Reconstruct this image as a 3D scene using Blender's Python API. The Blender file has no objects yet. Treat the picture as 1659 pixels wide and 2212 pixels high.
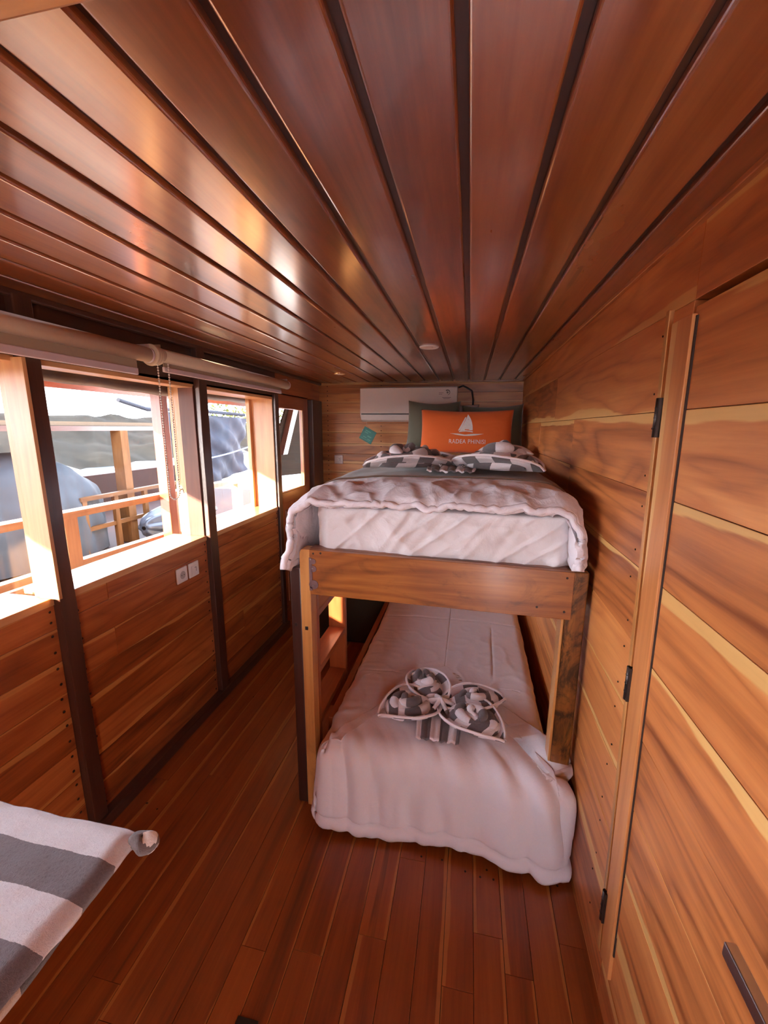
import bpy, bmesh, math, random
from mathutils import Vector, Matrix, noise
random.seed(7)
S = bpy.context.scene
COL = S.collection
# ------------------------------------------------------------ camera, light, exposure
cam_d = bpy.data.cameras.new('camera'); cam = bpy.data.objects.new('camera', cam_d); COL.objects.link(cam)
cam_d.sensor_fit = 'VERTICAL'; cam_d.sensor_height = 36.0; cam_d.lens = 900.0/2212*36.0
cam_d.clip_start = 0.02; cam_d.clip_end = 300
_yaw, _pit, _rol = math.radians(-11.405), math.radians(11.375), math.radians(0.324)
fw = Vector((math.sin(_yaw)*math.cos(_pit), math.cos(_yaw)*math.cos(_pit), -math.sin(_pit)))
rt = Vector((math.cos(_yaw), -math.sin(_yaw), 0)); up = rt.cross(fw)
r2 = math.cos(_rol)*rt + math.sin(_rol)*up; u2 = -math.sin(_rol)*rt + math.cos(_rol)*up
cam.matrix_world = Matrix(((r2.x, u2.x, -fw.x, 0), (r2.y, u2.y, -fw.y, 0), (r2.z, u2.z, -fw.z, 1.65), (0, 0, 0, 1)))
S.camera = cam
S.view_settings.view_transform = 'Standard'; S.view_settings.look = 'None'
S.view_settings.gamma = 1; S.view_settings.use_curve_mapping = False
S.view_settings.exposure = 1.22
S.cycles.max_bounces = 10; S.cycles.diffuse_bounces = 6; S.cycles.glossy_bounces = 4
S.cycles.transparent_max_bounces = 8; S.cycles.caustics_reflective = False; S.cycles.caustics_refractive = False
S.cycles.sample_clamp_indirect = 6
SKY_STRENGTH = 9.0; SUN_STRENGTH = 20.0
W = bpy.data.worlds.new('sky'); S.world = W; W.use_nodes = True
wn = W.node_tree.nodes; wl = W.node_tree.links; wn.clear()
wo = wn.new('ShaderNodeOutputWorld'); wb = wn.new('ShaderNodeBackground'); wl.new(wb.outputs[0], wo.inputs[0])
tc = wn.new('ShaderNodeTexCoord'); sx = wn.new('ShaderNodeSeparateXYZ'); cr = wn.new('ShaderNodeValToRGB')
wl.new(tc.outputs['Generated'], sx.inputs[0]); wl.new(sx.outputs[2], cr.inputs[0]); wl.new(cr.outputs[0], wb.inputs[0])
cr.color_ramp.elements[0].position = 0.0; cr.color_ramp.elements[0].color = (0.94, 0.94, 1.0, 1)
cr.color_ramp.elements[1].position = 0.6; cr.color_ramp.elements[1].color = (0.62, 0.76, 1.0, 1)
wb.inputs[1].default_value = SKY_STRENGTH
sun_d = bpy.data.lights.new('sun', 'SUN'); sun = bpy.data.objects.new('sun', sun_d); COL.objects.link(sun)
sun_d.energy = SUN_STRENGTH; sun_d.angle = math.radians(0.6); sun_d.color = (1.0, 0.86, 0.66)
sun.location = (-6, -8, 6)
sun.rotation_euler = Vector((1.0, 1.6, -0.48)).to_track_quat('-Z', 'Y').to_euler()

# ------------------------------------------------------------ materials
def newmat(name):
    m = bpy.data.materials.new(name); m.use_nodes = True
    nt = m.node_tree; nt.nodes.clear()
    out = nt.nodes.new('ShaderNodeOutputMaterial'); b = nt.nodes.new('ShaderNodeBsdfPrincipled')
    nt.links.new(b.outputs[0], out.inputs[0])
    return m, nt, b, out
class NT:
    def __init__(s, nt): s.nt = nt
    def n(s, t, **k):
        x = s.nt.nodes.new(t)
        for a, v in k.items(): setattr(x, a, v)
        return x
    def put(s, sock, v):
        if v is None: return
        if hasattr(v, 'default_value') or hasattr(v, 'is_linked'): s.nt.links.new(v, sock)
        else: sock.default_value = v
    def math(s, op, a, b=None, c=None, clamp=False):
        x = s.n('ShaderNodeMath', operation=op, use_clamp=clamp)
        s.put(x.inputs[0], a); s.put(x.inputs[1], b)
        if c is not None: s.put(x.inputs[2], c)
        return x.outputs[0]
    def vec(s, x, y, z):
        c = s.n('ShaderNodeCombineXYZ'); s.put(c.inputs[0], x); s.put(c.inputs[1], y); s.put(c.inputs[2], z); return c.outputs[0]
    def noise(s, v, scale=1, detail=4, rough=.55, dist=0):
        x = s.n('ShaderNodeTexNoise'); s.put(x.inputs['Vector'], v); x.inputs['Scale'].default_value = scale
        x.inputs['Detail'].default_value = detail; x.inputs['Roughness'].default_value = rough; x.inputs['Distortion'].default_value = dist
        return x.outputs[0]
    def mix(s, f, a, b, mode='MIX'):
        x = s.n('ShaderNodeMix', data_type='RGBA', blend_type=mode)
        s.put(x.inputs[0], f); s.put(x.inputs[6], a); s.put(x.inputs[7], b); return x.outputs[2]
    def sstep(s, v, a, b):
        x = s.n('ShaderNodeMapRange', interpolation_type='SMOOTHSTEP'); s.put(x.inputs[0], v)
        x.inputs[1].default_value = a; x.inputs[2].default_value = b; return x.outputs[0]
    def ramp(s, v, stops):
        x = s.n('ShaderNodeValToRGB'); s.put(x.inputs[0], v); e = x.color_ramp.elements
        while len(e) < len(stops): e.new(.5)
        for i, (p, c) in enumerate(stops): e[i].position = p; e[i].color = (*c, 1)
        return x.outputs[0]
    def bump(s, h, strength, dist, bsdf):
        x = s.n('ShaderNodeBump'); s.put(x.inputs['Height'], h); x.inputs['Strength'].default_value = strength
        x.inputs['Distance'].default_value = dist; s.nt.links.new(x.outputs[0], bsdf.inputs['Normal'])

def wood(name, dark, mid, light, sap=None, sapamt=.5, var=.5, rough=.35, coat=.4, coat_rough=.15, rings=.35, grain=1.0, dirt=0.0, bump=.25, spec=.5):
    m, nt, b, _ = newmat(name); g = NT(nt)
    uv = g.n('ShaderNodeUVMap', uv_map='UVMap'); s = g.n('ShaderNodeSeparateXYZ'); nt.links.new(uv.outputs[0], s.inputs[0])
    at = g.n('ShaderNodeAttribute', attribute_name='wd'); sc = g.n('ShaderNodeSeparateColor'); nt.links.new(at.outputs[0], sc.inputs[0])
    u, v = s.outputs[0], s.outputs[1]; rnd, rn2, vn = sc.outputs[0], sc.outputs[1], sc.outputs[2]
    o1 = g.math('MULTIPLY', rnd, 53.0); o2 = g.math('MULTIPLY', rn2, 31.0)
    uo = g.math('ADD', u, o1); vo = g.math('ADD', v, o2)
    fine = g.noise(g.vec(g.math('MULTIPLY', uo, 2.2), g.math('MULTIPLY', vo, 70.0*grain), o1), 1, 5, .65, .3)
    broad = g.noise(g.vec(g.math('MULTIPLY', uo, 1.1), g.math('MULTIPLY', vo, 11.0), o2), 1, 4, .6, .8)
    wave = g.noise(g.vec(g.math('MULTIPLY', uo, .75), g.math('MULTIPLY', vo, 4.5), o1), 1, 2, .5, .5)
    ring = g.math('PINGPONG', g.math('MULTIPLY', wave, 16.0), 1.0)
    ring = g.math('POWER', ring, 2.0)
    t = g.math('ADD', g.math('MULTIPLY', fine, .42), g.math('MULTIPLY', broad, .75))
    t = g.math('SUBTRACT', t, g.math('MULTIPLY', ring, rings*.35))
    t = g.math('ADD', t, g.math('MULTIPLY', g.math('SUBTRACT', rnd, .5), var))
    c = g.ramp(t, [(.18, dark), (.52, mid), (.86, light)])
    if sap:
        e = g.math('ABSOLUTE', g.math('SUBTRACT', vn, .5))
        side = g.math('MULTIPLY', g.math('SUBTRACT', vn, .5), g.math('SUBTRACT', g.math('MULTIPLY', g.math('GREATER_THAN', rn2, .5), 2.0), 1.0))
        wob = g.noise(g.vec(g.math('MULTIPLY', uo, .8), o2, o1), 1, 3, .5, .2)
        k = g.math('ADD', side, g.math('MULTIPLY', g.math('SUBTRACT', wob, .5), .9))
        k = g.math('ADD', k, g.math('MULTIPLY', g.math('SUBTRACT', broad, .5), .25))
        th = .62-sapamt*.5
        sm = g.sstep(k, th, th+.035)
        c = g.mix(g.math('MULTIPLY', sm, .85), c, g.mix(fine, (*[q*.8 for q in sap], 1), (*sap, 1)))
    # dark heart streaks
    st = g.noise(g.vec(g.math('MULTIPLY', uo, .55), g.math('MULTIPLY', vo, 16.0), g.math('ADD', o1, 7.0)), 1, 3, .6, .4)
    c = g.mix(g.math('MULTIPLY', g.sstep(st, .66, .74), .55), c, (*[q*.55 for q in dark], 1))
    if dirt:
        dn = g.noise(g.vec(g.math('MULTIPLY', uo, 5.0), g.math('MULTIPLY', vo, 9.0), o1), 1, 5, .7, 1.0)
        c = g.mix(g.math('MULTIPLY', g.sstep(dn, .5, .72) if dirt < .8 else g.sstep(dn, .40, .60), dirt), c, (*[q*.25 for q in dark], 1))
    nt.links.new(c, b.inputs['Base Color'])
    rn = g.noise(g.vec(g.math('MULTIPLY', uo, 3.0), g.math('MULTIPLY', vo, 6.0), o2), 1, 4, .6)
    nt.links.new(g.math('ADD', rough-.07, g.math('MULTIPLY', rn, .14)), b.inputs['Roughness'])
    b.inputs['Coat Weight'].default_value = coat; b.inputs['Coat Roughness'].default_value = coat_rough
    if coat >= .9: b.inputs['Coat IOR'].default_value = 2.1
    b.inputs['Specular IOR Level'].default_value = spec
    g.bump(g.math('ADD', fine, g.math('MULTIPLY', broad, .7)), bump, .0012, b)
    return m
def plain(name, col, rough=.5, metal=0, coat=0, nscale=60, nvar=.12, bump=0.0, spec=.5):
    m, nt, b, _ = newmat(name); g = NT(nt)
    t = g.n('ShaderNodeTexCoord'); n = g.noise(t.outputs['Object'], nscale, 4, .6)
    nt.links.new(g.mix(n, (*[q*(1-nvar) for q in col], 1), (*[min(1, q*(1+nvar)) for q in col], 1)), b.inputs['Base Color'])
    b.inputs['Roughness'].default_value = rough; b.inputs['Metallic'].default_value = metal; b.inputs['Coat Weight'].default_value = coat
    b.inputs['Specular IOR Level'].default_value = spec
    if bump: g.bump(n, bump, .002, b)
    return m
def cloth(name, col, rough=.85, bump=.35, scale=9.0, sheen=.2, dist=.006, weave=True):
    m, nt, b, _ = newmat(name); g = NT(nt)
    t = g.n('ShaderNodeTexCoord'); o = t.outputs['Object']
    n = g.noise(o, scale, 5, .6, 1.2); f = g.noise(o, 420, 2, .5)
    nt.links.new(g.mix(f, (*[q*.93 for q in col], 1), (*[min(1, q*1.05) for q in col], 1)), b.inputs['Base Color'])
    b.inputs['Roughness'].default_value = rough; b.inputs['Sheen Weight'].default_value = sheen
    g.bump(g.math('ADD', n, g.math('MULTIPLY', f, .06)), bump, dist, b)
    return m

M_ceil = wood('varnished_ceiling_wood', (.10, .020, .005), (.25, .062, .016), (.40, .125, .035), var=.30, rough=.30, coat=1.0, coat_rough=.16, rings=.25, bump=.10)
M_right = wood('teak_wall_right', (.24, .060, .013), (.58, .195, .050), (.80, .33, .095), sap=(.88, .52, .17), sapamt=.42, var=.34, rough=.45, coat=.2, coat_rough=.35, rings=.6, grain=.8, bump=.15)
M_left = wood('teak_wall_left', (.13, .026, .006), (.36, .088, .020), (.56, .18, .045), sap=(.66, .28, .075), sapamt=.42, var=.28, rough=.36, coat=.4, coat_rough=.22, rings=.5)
M_back = wood('teak_wall_back', (.18, .052, .014), (.50, .19, .058), (.74, .36, .13), sap=(.84, .50, .20), sapamt=.5, var=.4, rough=.42, coat=.3, coat_rough=.3, rings=.5)
M_floor = wood('floor_boards_varnished', (.06, .009, .0015), (.25, .052, .007), (.40, .105, .017), sap=(.50, .18, .04), sapamt=.42, var=.18, rough=.38, coat=.3, coat_rough=.25, rings=.15, dirt=.12)
M_dark = wood('dark_stained_and_shaded_hardwood', (.022, .008, .006), (.052, .018, .012), (.10, .036, .02), var=.2, rough=.34, coat=.35, coat_rough=.25, rings=.15)
M_red = wood('red_brown_door_wood', (.14, .028, .008), (.30, .070, .018), (.44, .12, .035), var=.15, rough=.34, coat=.35, rings=.25)
M_bunk = wood('bunk_board_wood', (.06, .013, .002), (.24, .066, .008), (.44, .15, .026), var=.2, rough=.4, coat=.2, rings=.45, dirt=.4)
M_light = wood('pale_stile_wood', (.30, .105, .022), (.55, .24, .065), (.74, .40, .14), var=.2, rough=.38, coat=.3, rings=.15, dirt=.25)
M_stile = wood('teak_door_stile', (.40, .13, .035), (.60, .225, .065), (.76, .34, .11), sap=(.86, .50, .18), sapamt=.40, var=.05, rough=.42, coat=.2, rings=.2)
M_mott = wood('mottled_dark_post_wood', (.03, .007, .001), (.17, .052, .008), (.46, .19, .03), var=.1, rough=.3, coat=.45, rings=.1, dirt=.9, grain=.3)
M_rail = wood('bleached_railing_wood', (.36, .15, .07), (.52, .25, .12), (.66, .38, .2), var=.2, rough=.5, coat=.1)
M_frame = wood('window_frame_wood', (.38, .17, .07), (.58, .29, .12), (.74, .44, .2), var=.2, rough=.42, coat=.2, rings=.2)
M_jamb = wood('reddish_jamb_wood', (.05, .018, .012), (.13, .045, .028), (.2, .08, .05), var=.15, rough=.5, coat=.05, spec=.3)
M_boatrail = wood('orange_boat_wood', (.06, .022, .006), (.10, .04, .012), (.15, .065, .02), var=.2, rough=.6, coat=0, spec=.1)
M_white_cloth = cloth('white_cotton_duvet', (.78, .74, .78), bump=.55, scale=11, dist=.012)
M_sheet = cloth('white_fitted_sheet', (.72, .69, .70), bump=.5, scale=7, dist=.012)
M_low = cloth('white_cotton_duvet_lower', (.76, .68, .69), bump=.28, scale=8, dist=.01)
M_runner = cloth('grey_brown_runner_cloth', (.19, .118, .078), bump=.3)
M_green = cloth('olive_velvet_cushion', (.135, .135, .09), bump=.5, scale=14, sheen=.5)
M_orange = cloth('orange_cushion_cotton', (.85, .16, .025), bump=.3, scale=6)
M_print = plain('white_print_ink', (.85, .8, .78), .8)
M_pillow = cloth('white_pillow_cotton', (.76, .68, .68), bump=.4)
M_whiteplastic = plain('white_gloss_plastic', (.80, .78, .76), .12, coat=.6, nvar=.02)
M_switch = plain('white_switch_plastic', (.75, .72, .70), .35, nvar=.02)
M_greyp = plain('grey_print', (.2, .2, .2), .5)
M_black = plain('black_plastic', (.012, .01, .01), .4)
M_hole = plain('dark_plug_hole', (.02, .008, .004), .7)
M_gap = plain('dark_shadow_gap_wood', (.03, .01, .005), .7)
M_iron = plain('dark_bronze_metal', (.06, .045, .04), .38, metal=.8, nvar=.3)
M_bracket = plain('rusty_bracket_metal', (.16, .085, .085), .55, metal=.3, nvar=.35, bump=.3)
M_steel = plain('brushed_steel', (.45, .44, .46), .3, metal=1)
M_roller = plain('cream_roller_fabric', (.60, .47, .33), .7, nvar=.05)
M_rollcloth = plain('olive_beige_blind_fabric', (.36, .28, .19), .8, nvar=.05)
M_bar = plain('white_blind_bar', (.62, .52, .53), .5, nvar=.02)
M_chain = plain('white_bead_plastic', (.75, .68, .60), .4, nvar=.02)
M_teal = plain('teal_card', (.0, .16, .14), .3, nvar=.1, nscale=20)
M_box = cloth('dark_olive_canvas', (.035, .026, .014), bump=.3, scale=60)
M_brass = plain('brass_ring', (.7, .45, .22), .25, metal=.8)
M_lampglass = plain('frosted_lamp_glass', (.75, .62, .55), .5, nvar=.02)
M_tarp = plain('grey_blue_tarp', (.016, .017, .024), .7, nscale=4, nvar=.35, bump=.3, spec=.12)
M_cover = plain('pale_grey_boat_cover', (.040, .045, .052), .7, nscale=5, nvar=.2, bump=.3, spec=.1)
M_trim = plain('cream_painted_canopy', (.10, .07, .045), .7, spec=.1)
M_boat = plain('weathered_hull_wood', (.022, .006, .003), .7, spec=.1, nscale=8, nvar=.4)
M_leaf = plain('pale_sunlit_leaves', (.07, .075, .02), .8, spec=.05, nscale=30, nvar=.3)
M_bark = plain('tree_bark', (.25, .17, .1), .8, nscale=15, nvar=.3)
M_sea = plain('harbour_water', (.014, .018, .02), .35, spec=.2, nscale=2, nvar=.3, bump=.4)
M_hill = plain('rocky_shore', (.022, .018, .013), .9, spec=.02, nscale=.6, nvar=.6)

def towel_mat(name, ax='x', band=.055, grey=(.16, .13, .135), white=(.80, .74, .76), bumpd=.004):
    m, nt, b, _ = newmat(name); g = NT(nt)
    uv = g.n('ShaderNodeUVMap', uv_map='UVMap'); s = g.n('ShaderNodeSeparateXYZ'); nt.links.new(uv.outputs[0], s.inputs[0])
    t = g.n('ShaderNodeTexCoord'); f = g.noise(t.outputs['Object'], 190, 5, .75, .8)
    wob = g.math('MULTIPLY', g.math('SUBTRACT', f, .5), .004)
    k = g.math('FRACT', g.math('DIVIDE', g.math('ADD', s.outputs[0], wob), band*2))
    sx_ = g.math('GREATER_THAN', k, .5)
    if ax == 'check':
        k2 = g.math('FRACT', g.math('DIVIDE', g.math('ADD', s.outputs[1], wob), band*5)); s2 = g.math('GREATER_THAN', k2, .72)
        sx_ = g.math('ABSOLUTE', g.math('SUBTRACT', sx_, s2))
    gm = g.mix(f, (*[q*.65 for q in grey], 1), (*[q*1.35 for q in grey], 1)); wm = g.mix(f, (*[q*.8 for q in white], 1), (*[min(1, q*1.12) for q in white], 1))
    nt.links.new(g.mix(sx_, wm, gm), b.inputs['Base Color'])
    b.inputs['Roughness'].default_value = .95; b.inputs['Sheen Weight'].default_value = .35
    g.bump(f, .7, bumpd, b)
    return m
M_towel = towel_mat('grey_white_striped_terry', 'x', .062, grey=(.135, .11, .11), white=(.86, .79, .80))
M_towel_check = towel_mat('grey_white_checked_terry', 'check', .042)
M_towel_edge = cloth('white_towel_hem', (.88, .80, .80), bump=.4, scale=60)

def glass_mat(name, haze=.03, refl=.07, rough=.02, tint=(1, 1, 1)):
    m = bpy.data.materials.new(name); m.use_nodes = True; nt = m.node_tree; nt.nodes.clear(); g = NT(nt)
    out = g.n('ShaderNodeOutputMaterial'); tr = g.n('ShaderNodeBsdfTransparent'); gl = g.n('ShaderNodeBsdfGlossy'); df = g.n('ShaderNodeBsdfDiffuse')
    tr.inputs[0].default_value = (*tint, 1); gl.inputs['Roughness'].default_value = rough; df.inputs[0].default_value = (.75, .68, .62, 1)
    m1 = g.n('ShaderNodeMixShader'); m2 = g.n('ShaderNodeMixShader'); m1.inputs[0].default_value = refl
    nt.links.new(tr.outputs[0], m1.inputs[1]); nt.links.new(gl.outputs[0], m1.inputs[2])
    if haze > .05:
        t = g.n('ShaderNodeTexCoord'); s = g.n('ShaderNodeSeparateXYZ'); nt.links.new(t.outputs['Object'], s.inputs[0])
        drip = g.noise(g.vec(g.math('MULTIPLY', s.outputs[1], 26), g.math('MULTIPLY', s.outputs[1], 3), g.math('MULTIPLY', s.outputs[2], 1.2)), 1, 3, .6)
        nt.links.new(g.math('MULTIPLY', g.sstep(drip, .50, .75), haze), m2.inputs[0])
    else: m2.inputs[0].default_value = haze
    nt.links.new(m1.outputs[0], m2.inputs[1]); nt.links.new(df.outputs[0], m2.inputs[2]); nt.links.new(m2.outputs[0], out.inputs[0])
    return m
M_glass = glass_mat('window_glass', .02)
M_vinyl = glass_mat('clear_vinyl_with_drips', .06, .04, .1)

# ------------------------------------------------------------ geometry helpers
class MB:
    def __init__(s):
        s.bm = bmesh.new(); s.uv = s.bm.loops.layers.uv.new('UVMap'); s.wd = s.bm.loops.layers.float_color.new('wd')
    def _tex(s, faces, axis, rnd=None, rng=None):
        r1, r2 = (random.random(), random.random()) if rnd is None else rnd
        a = 'xyz'.index(axis)
        oth = [i for i in range(3) if i != a]
        vs = [v for f in faces for v in f.verts]
        lo = [min(v.co[i] for v in vs) for i in range(3)]; hi = [max(v.co[i] for v in vs) for i in range(3)]
        for f in faces:
            n = f.normal
            if abs(n[a]) > .8: ua, va = oth[0], oth[1]
            else:
                va = oth[0] if abs(n[oth[0]]) < abs(n[oth[1]]) else oth[1]; ua = a
            for l in f.loops:
                c = l.vert.co; l[s.uv].uv = (c[ua], c[va])
                l[s.wd] = (r1, r2, (c[va]-lo[va])/max(1e-6, hi[va]-lo[va]), 1)
    def box(s, x0, x1, y0, y1, z0, z1, axis='y', rnd=None, mi=0, bev=0):
        r = bmesh.ops.create_cube(s.bm, size=1.0); vs = r['verts']
        for v in vs:
            v.co = Vector(((x0+x1)/2+v.co.x*(x1-x0), (y0+y1)/2+v.co.y*(y1-y0), (z0+z1)/2+v.co.z*(z1-z0)))
        fs = list({f for v in vs for f in v.link_faces})
        if bev:
            es = list({e for f in fs for e in f.edges})
            q = bmesh.ops.bevel(s.bm, geom=es, offset=bev, segments=2, profile=.5, affect='EDGES')
            fs = list({f for v in q['verts'] for f in v.link_faces} | {f for f in q['faces']} | {f for f in fs if f.is_valid})
        for f in fs: f.normal_update(); f.material_index = mi
        s._tex(fs, axis, rnd)
        return fs
    def prism(s, pts, axis, a0, a1, grain='y', rnd=None, mi=0, smooth=False):
        """pts: 2D outline in the two axes other than axis (cyclic order of xyz)"""
        i = 'xyz'.index(axis); o = [k for k in range(3) if k != i]
        def mk(p, a):
            c = [0, 0, 0]; c[i] = a; c[o[0]] = p[0]; c[o[1]] = p[1]; return s.bm.verts.new(c)
        A = [mk(p, a0) for p in pts]; B = [mk(p, a1) for p in pts]; fs = []
        n = len(pts)
        for k in range(n):
            f = s.bm.faces.new((A[k], A[(k+1) % n], B[(k+1) % n], B[k])); f.smooth = smooth; fs.append(f)
        fs.append(s.bm.faces.new(A[::-1])); fs.append(s.bm.faces.new(B))
        bmesh.ops.recalc_face_normals(s.bm, faces=fs)
        for f in fs: f.normal_update(); f.material_index = mi
        s._tex(fs, grain, rnd); return fs
    def cyl(s, p0, p1, r, seg=12, r1=None, mi=0, smooth=True, grain='z'):
        p0 = Vector(p0); p1 = Vector(p1); d = p1-p0; L = d.length
        q = bmesh.ops.create_cone(s.bm, cap_ends=True, segments=seg, radius1=r, radius2=r if r1 is None else r1, depth=L)
        mt = Matrix.Translation((p0+p1)/2) @ d.to_track_quat('Z', 'Y').to_matrix().to_4x4()
        for v in q['verts']: v.co = mt @ v.co
        fs = list({f for v in q['verts'] for f in v.link_faces})
        for f in fs:
            f.normal_update(); f.material_index = mi
            if len(f.verts) == 4: f.smooth = smooth
        s._tex(fs, grain); return fs
    def sphere(s, c, r, seg=10, mi=0, sc=(1, 1, 1)):
        q = bmesh.ops.create_uvsphere(s.bm, u_segments=seg, v_segments=max(4, seg//2+1), radius=1)
        for v in q['verts']: v.co = Vector((c[0]+v.co.x*r*sc[0], c[1]+v.co.y*r*sc[1], c[2]+v.co.z*r*sc[2]))
        fs = list({f for v in q['verts'] for f in v.link_faces})
        for f in fs: f.smooth = True; f.material_index = mi
        s._tex(fs, 'x'); return fs
    def grid(s, nu, nv, fn, uvf=None, smooth=True, mi=0, wrapu=False):
        V = [[s.bm.verts.new(fn(i/nu, j/nv)) for j in range(nv+1)] for i in range(nu+1)]
        r1, r2 = random.random(), random.random()
        for i in range(nu):
            for j in range(nv):
                f = s.bm.faces.new((V[i][j], V[i+1][j], V[i+1][j+1], V[i][j+1])); f.smooth = smooth; f.material_index = mi
                for l, (a, b) in zip(f.loops, ((i, j), (i+1, j), (i+1, j+1), (i, j+1))):
                    l[s.uv].uv = uvf(a/nu, b/nv) if uvf else (a/nu, b/nv); l[s.wd] = (r1, r2, b/nv, 1)
        return V
    def tube(s, pts, r, seg=8, mi=0, closed=False, uo=0.0):
        pts = [Vector(p) for p in pts]; rings = []; n = len(pts)
        up0 = Vector((0, 0, 1))
        for i, p in enumerate(pts):
            d = (pts[(i+1) % n] if (closed or i < n-1) else p) - (pts[i-1] if (closed or i > 0) else p)
            if d.length < 1e-9: d = Vector((1, 0, 0))
            d.normalize(); a = d.cross(up0)
            if a.length < .05: a = d.cross(Vector((0, 1, 0)))
            a.normalize(); b = d.cross(a); rr = r(i/max(1, n-1)) if callable(r) else r
            rings.append([s.bm.verts.new(p+(a*math.cos(2*math.pi*k/seg)+b*math.sin(2*math.pi*k/seg))*rr) for k in range(seg)])
        m = n if closed else n-1; fs = []; al = [0.0]
        for i in range(n): al.append(al[-1]+(pts[(i+1) % n]-pts[i]).length)
        for i in range(m):
            A, B = rings[i], rings[(i+1) % n]
            for k in range(seg):
                f = s.bm.faces.new((A[k], A[(k+1) % seg], B[(k+1) % seg], B[k])); f.smooth = True; f.material_index = mi; fs.append(f)
                for l, (q, w) in zip(f.loops, ((i, k), (i, k+1), (i+1, k+1), (i+1, k))): l[s.uv].uv = (al[q]+uo, w/seg*.05); l[s.wd] = (.5, .5, .5, 1)
        if not closed: s.bm.faces.new(rings[0]); s.bm.faces.new(rings[-1][::-1])
        return fs
    def build(s, name, mats, parent=None, bevel=0, solid=0, sub=0, offset=-1, loc=None, recalc=False):
        if recalc: bmesh.ops.recalc_face_normals(s.bm, faces=s.bm.faces)
        me = bpy.data.meshes.new(name); s.bm.to_mesh(me); s.bm.free()
        o = bpy.data.objects.new(name, me); COL.objects.link(o)
        for m in (mats if isinstance(mats, (list, tuple)) else [mats]): me.materials.append(m)
        if parent:
            o.parent = parent
            o.matrix_parent_inverse = Matrix.LocRotScale(*[parent.location, parent.rotation_euler, parent.scale]).inverted() if loc is None else Matrix.Identity(4)
        if solid: q = o.modifiers.new('t', 'SOLIDIFY'); q.thickness = solid; q.offset = offset
        if bevel: q = o.modifiers.new('b', 'BEVEL'); q.width = bevel; q.segments = 2; q.limit_method = 'ANGLE'; q.angle_limit = math.radians(40); q.harden_normals = False
        if sub: q = o.modifiers.new('s', 'SUBSURF'); q.levels = sub; q.render_levels = sub
        return o
def thing(name, label, cat, loc=(0, 0, 0), group=None):
    o = bpy.data.objects.new(name, None); COL.objects.link(o); o.location = loc; o.empty_display_size = .05
    o['label'] = label; o['category'] = cat
    if group: o['group'] = group
    return o
def tag(o, label, cat, group=None):
    o['label'] = label; o['category'] = cat
    if group: o['group'] = group
    return o
def struct(o): o['kind'] = 'structure'; return o
def fbm(x, y, z=0, o=3): return noise.fractal(Vector((x, y, z)), 1.0, 2.0, o)
def nz(x, y, z=0): return noise.noise(Vector((x, y, z)))
def lerp(a, b, t): return a+(b-a)*t
def ss(a, b, x):
    t = max(0, min(1, (x-a)/(b-a))); return t*t*(3-2*t)

XR, XL, YB, ZC = .4455, -1.46, 4.0, 2.074
YR = -1.3
# ============================================================ STRUCTURE
# floor boards running away from the camera
m = MB(); x = XL-.06; 
while x < XR+.06:
    w = random.choice((.085, .095, .10, .105))
    y = YR
    while y < YB:
        L = random.uniform(1.6, 3.0); y1 = min(YB, y+L)
        m.box(x+.0007, x+w-.0007, y+.0005, y1-.0005, -.03, random.uniform(-.0006, 0), 'y'); y = y1
    x += w
m.box(XL-.06, XR+.06, YR, YB, -.06, -.028, 'y', mi=1)
for k in range(46):
    yy = random.choice((.55, 1.33, 2.12, 2.9)) + random.uniform(-.02, .02); xx = random.uniform(-1.35, .4)
    m.cyl((xx, yy, -.001), (xx, yy, .0008), .0042, 8, mi=2)
struct(m.build('floor', [M_floor, M_gap, M_hole], bevel=.0012))

# ceiling: wide varnished boards with round-edged grooves
m = MB(); k = -12
while True:
    x0 = -.021+.131*k; x1 = x0+.116; k += 1
    if x0 > XR: break
    x0 = max(x0, XL-.02); x1 = min(x1, XR+.02)
    if x1-x0 < .02: continue
    z0, z1, r = ZC, ZC+.03, .006
    pts = [(x0, z1), (x0, z0+r)] + [(x0+r-r*math.cos(a), z0+r-r*math.sin(a)) for a in (.4, .8, 1.2)] + [(x0+r, z0), (x1-r, z0)] + \
          [(x1-r+r*math.sin(a), z0+r-r*math.cos(a)) for a in (.4, .8, 1.2)] + [(x1, z0+r), (x1, z1)]
    m.prism(pts, 'y', YR, YB+.02, 'y')
m.box(XL-.1, XR+.1, YR, YB+.02, ZC+.012, ZC+.05, 'y', mi=1)
struct(m.build('ceiling', [M_ceil, M_dark]))
# cross beam above the camera
m = MB(); m.box(XL, XR, .16, .416, ZC-.032, ZC+.004, 'x')
o = m.build('trim_1', M_light, bevel=.004); struct(o)

def plugs(m, pts, axis, mi, r=.0045):
    for p in pts:
        d = Vector((0, 0, 0)); d['xyz'.index(axis)] = .0016
        m.cyl(Vector(p)-d, Vector(p)+d, r, 8, mi=mi)
# right wall: wide boards. The door leaf (y .. 1.03) is separate
SE = [-.02, .12, .315, .51, .71, .905, 1.10, 1.298, 1.495, 1.692, 1.915, 2.09]
def bands(m, y0, y1, x0, x1, zs, seed, mi=0, splits=()):
    random.seed(seed)
    for a, b in zip(zs[:-1], zs[1:]):
        sp = sorted([y0, y1] + [s for s in splits if y0 < s < y1 and random.random() < .35])
        for c, d in zip(sp[:-1], sp[1:]):
            xo = random.uniform(0, .0015)
            m.box(x0+xo, x1, c+.0004, d-.0004, a+.0006, b-.0006, 'y', mi=mi)
m = MB()
bands(m, 1.045, YB+.02, XR, XR+.04, SE, 11, splits=(2.0, 2.45, 2.9, 3.6))
bands(m, YR, 1.045, XR, XR+.04, [1.915, 2.09], 12)
bands(m, YR, 1.045, XR, XR+.04, [-.02, .14], 13)
bands(m, YR, -.0, XR, XR+.04, SE[1:-1], 14)
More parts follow.
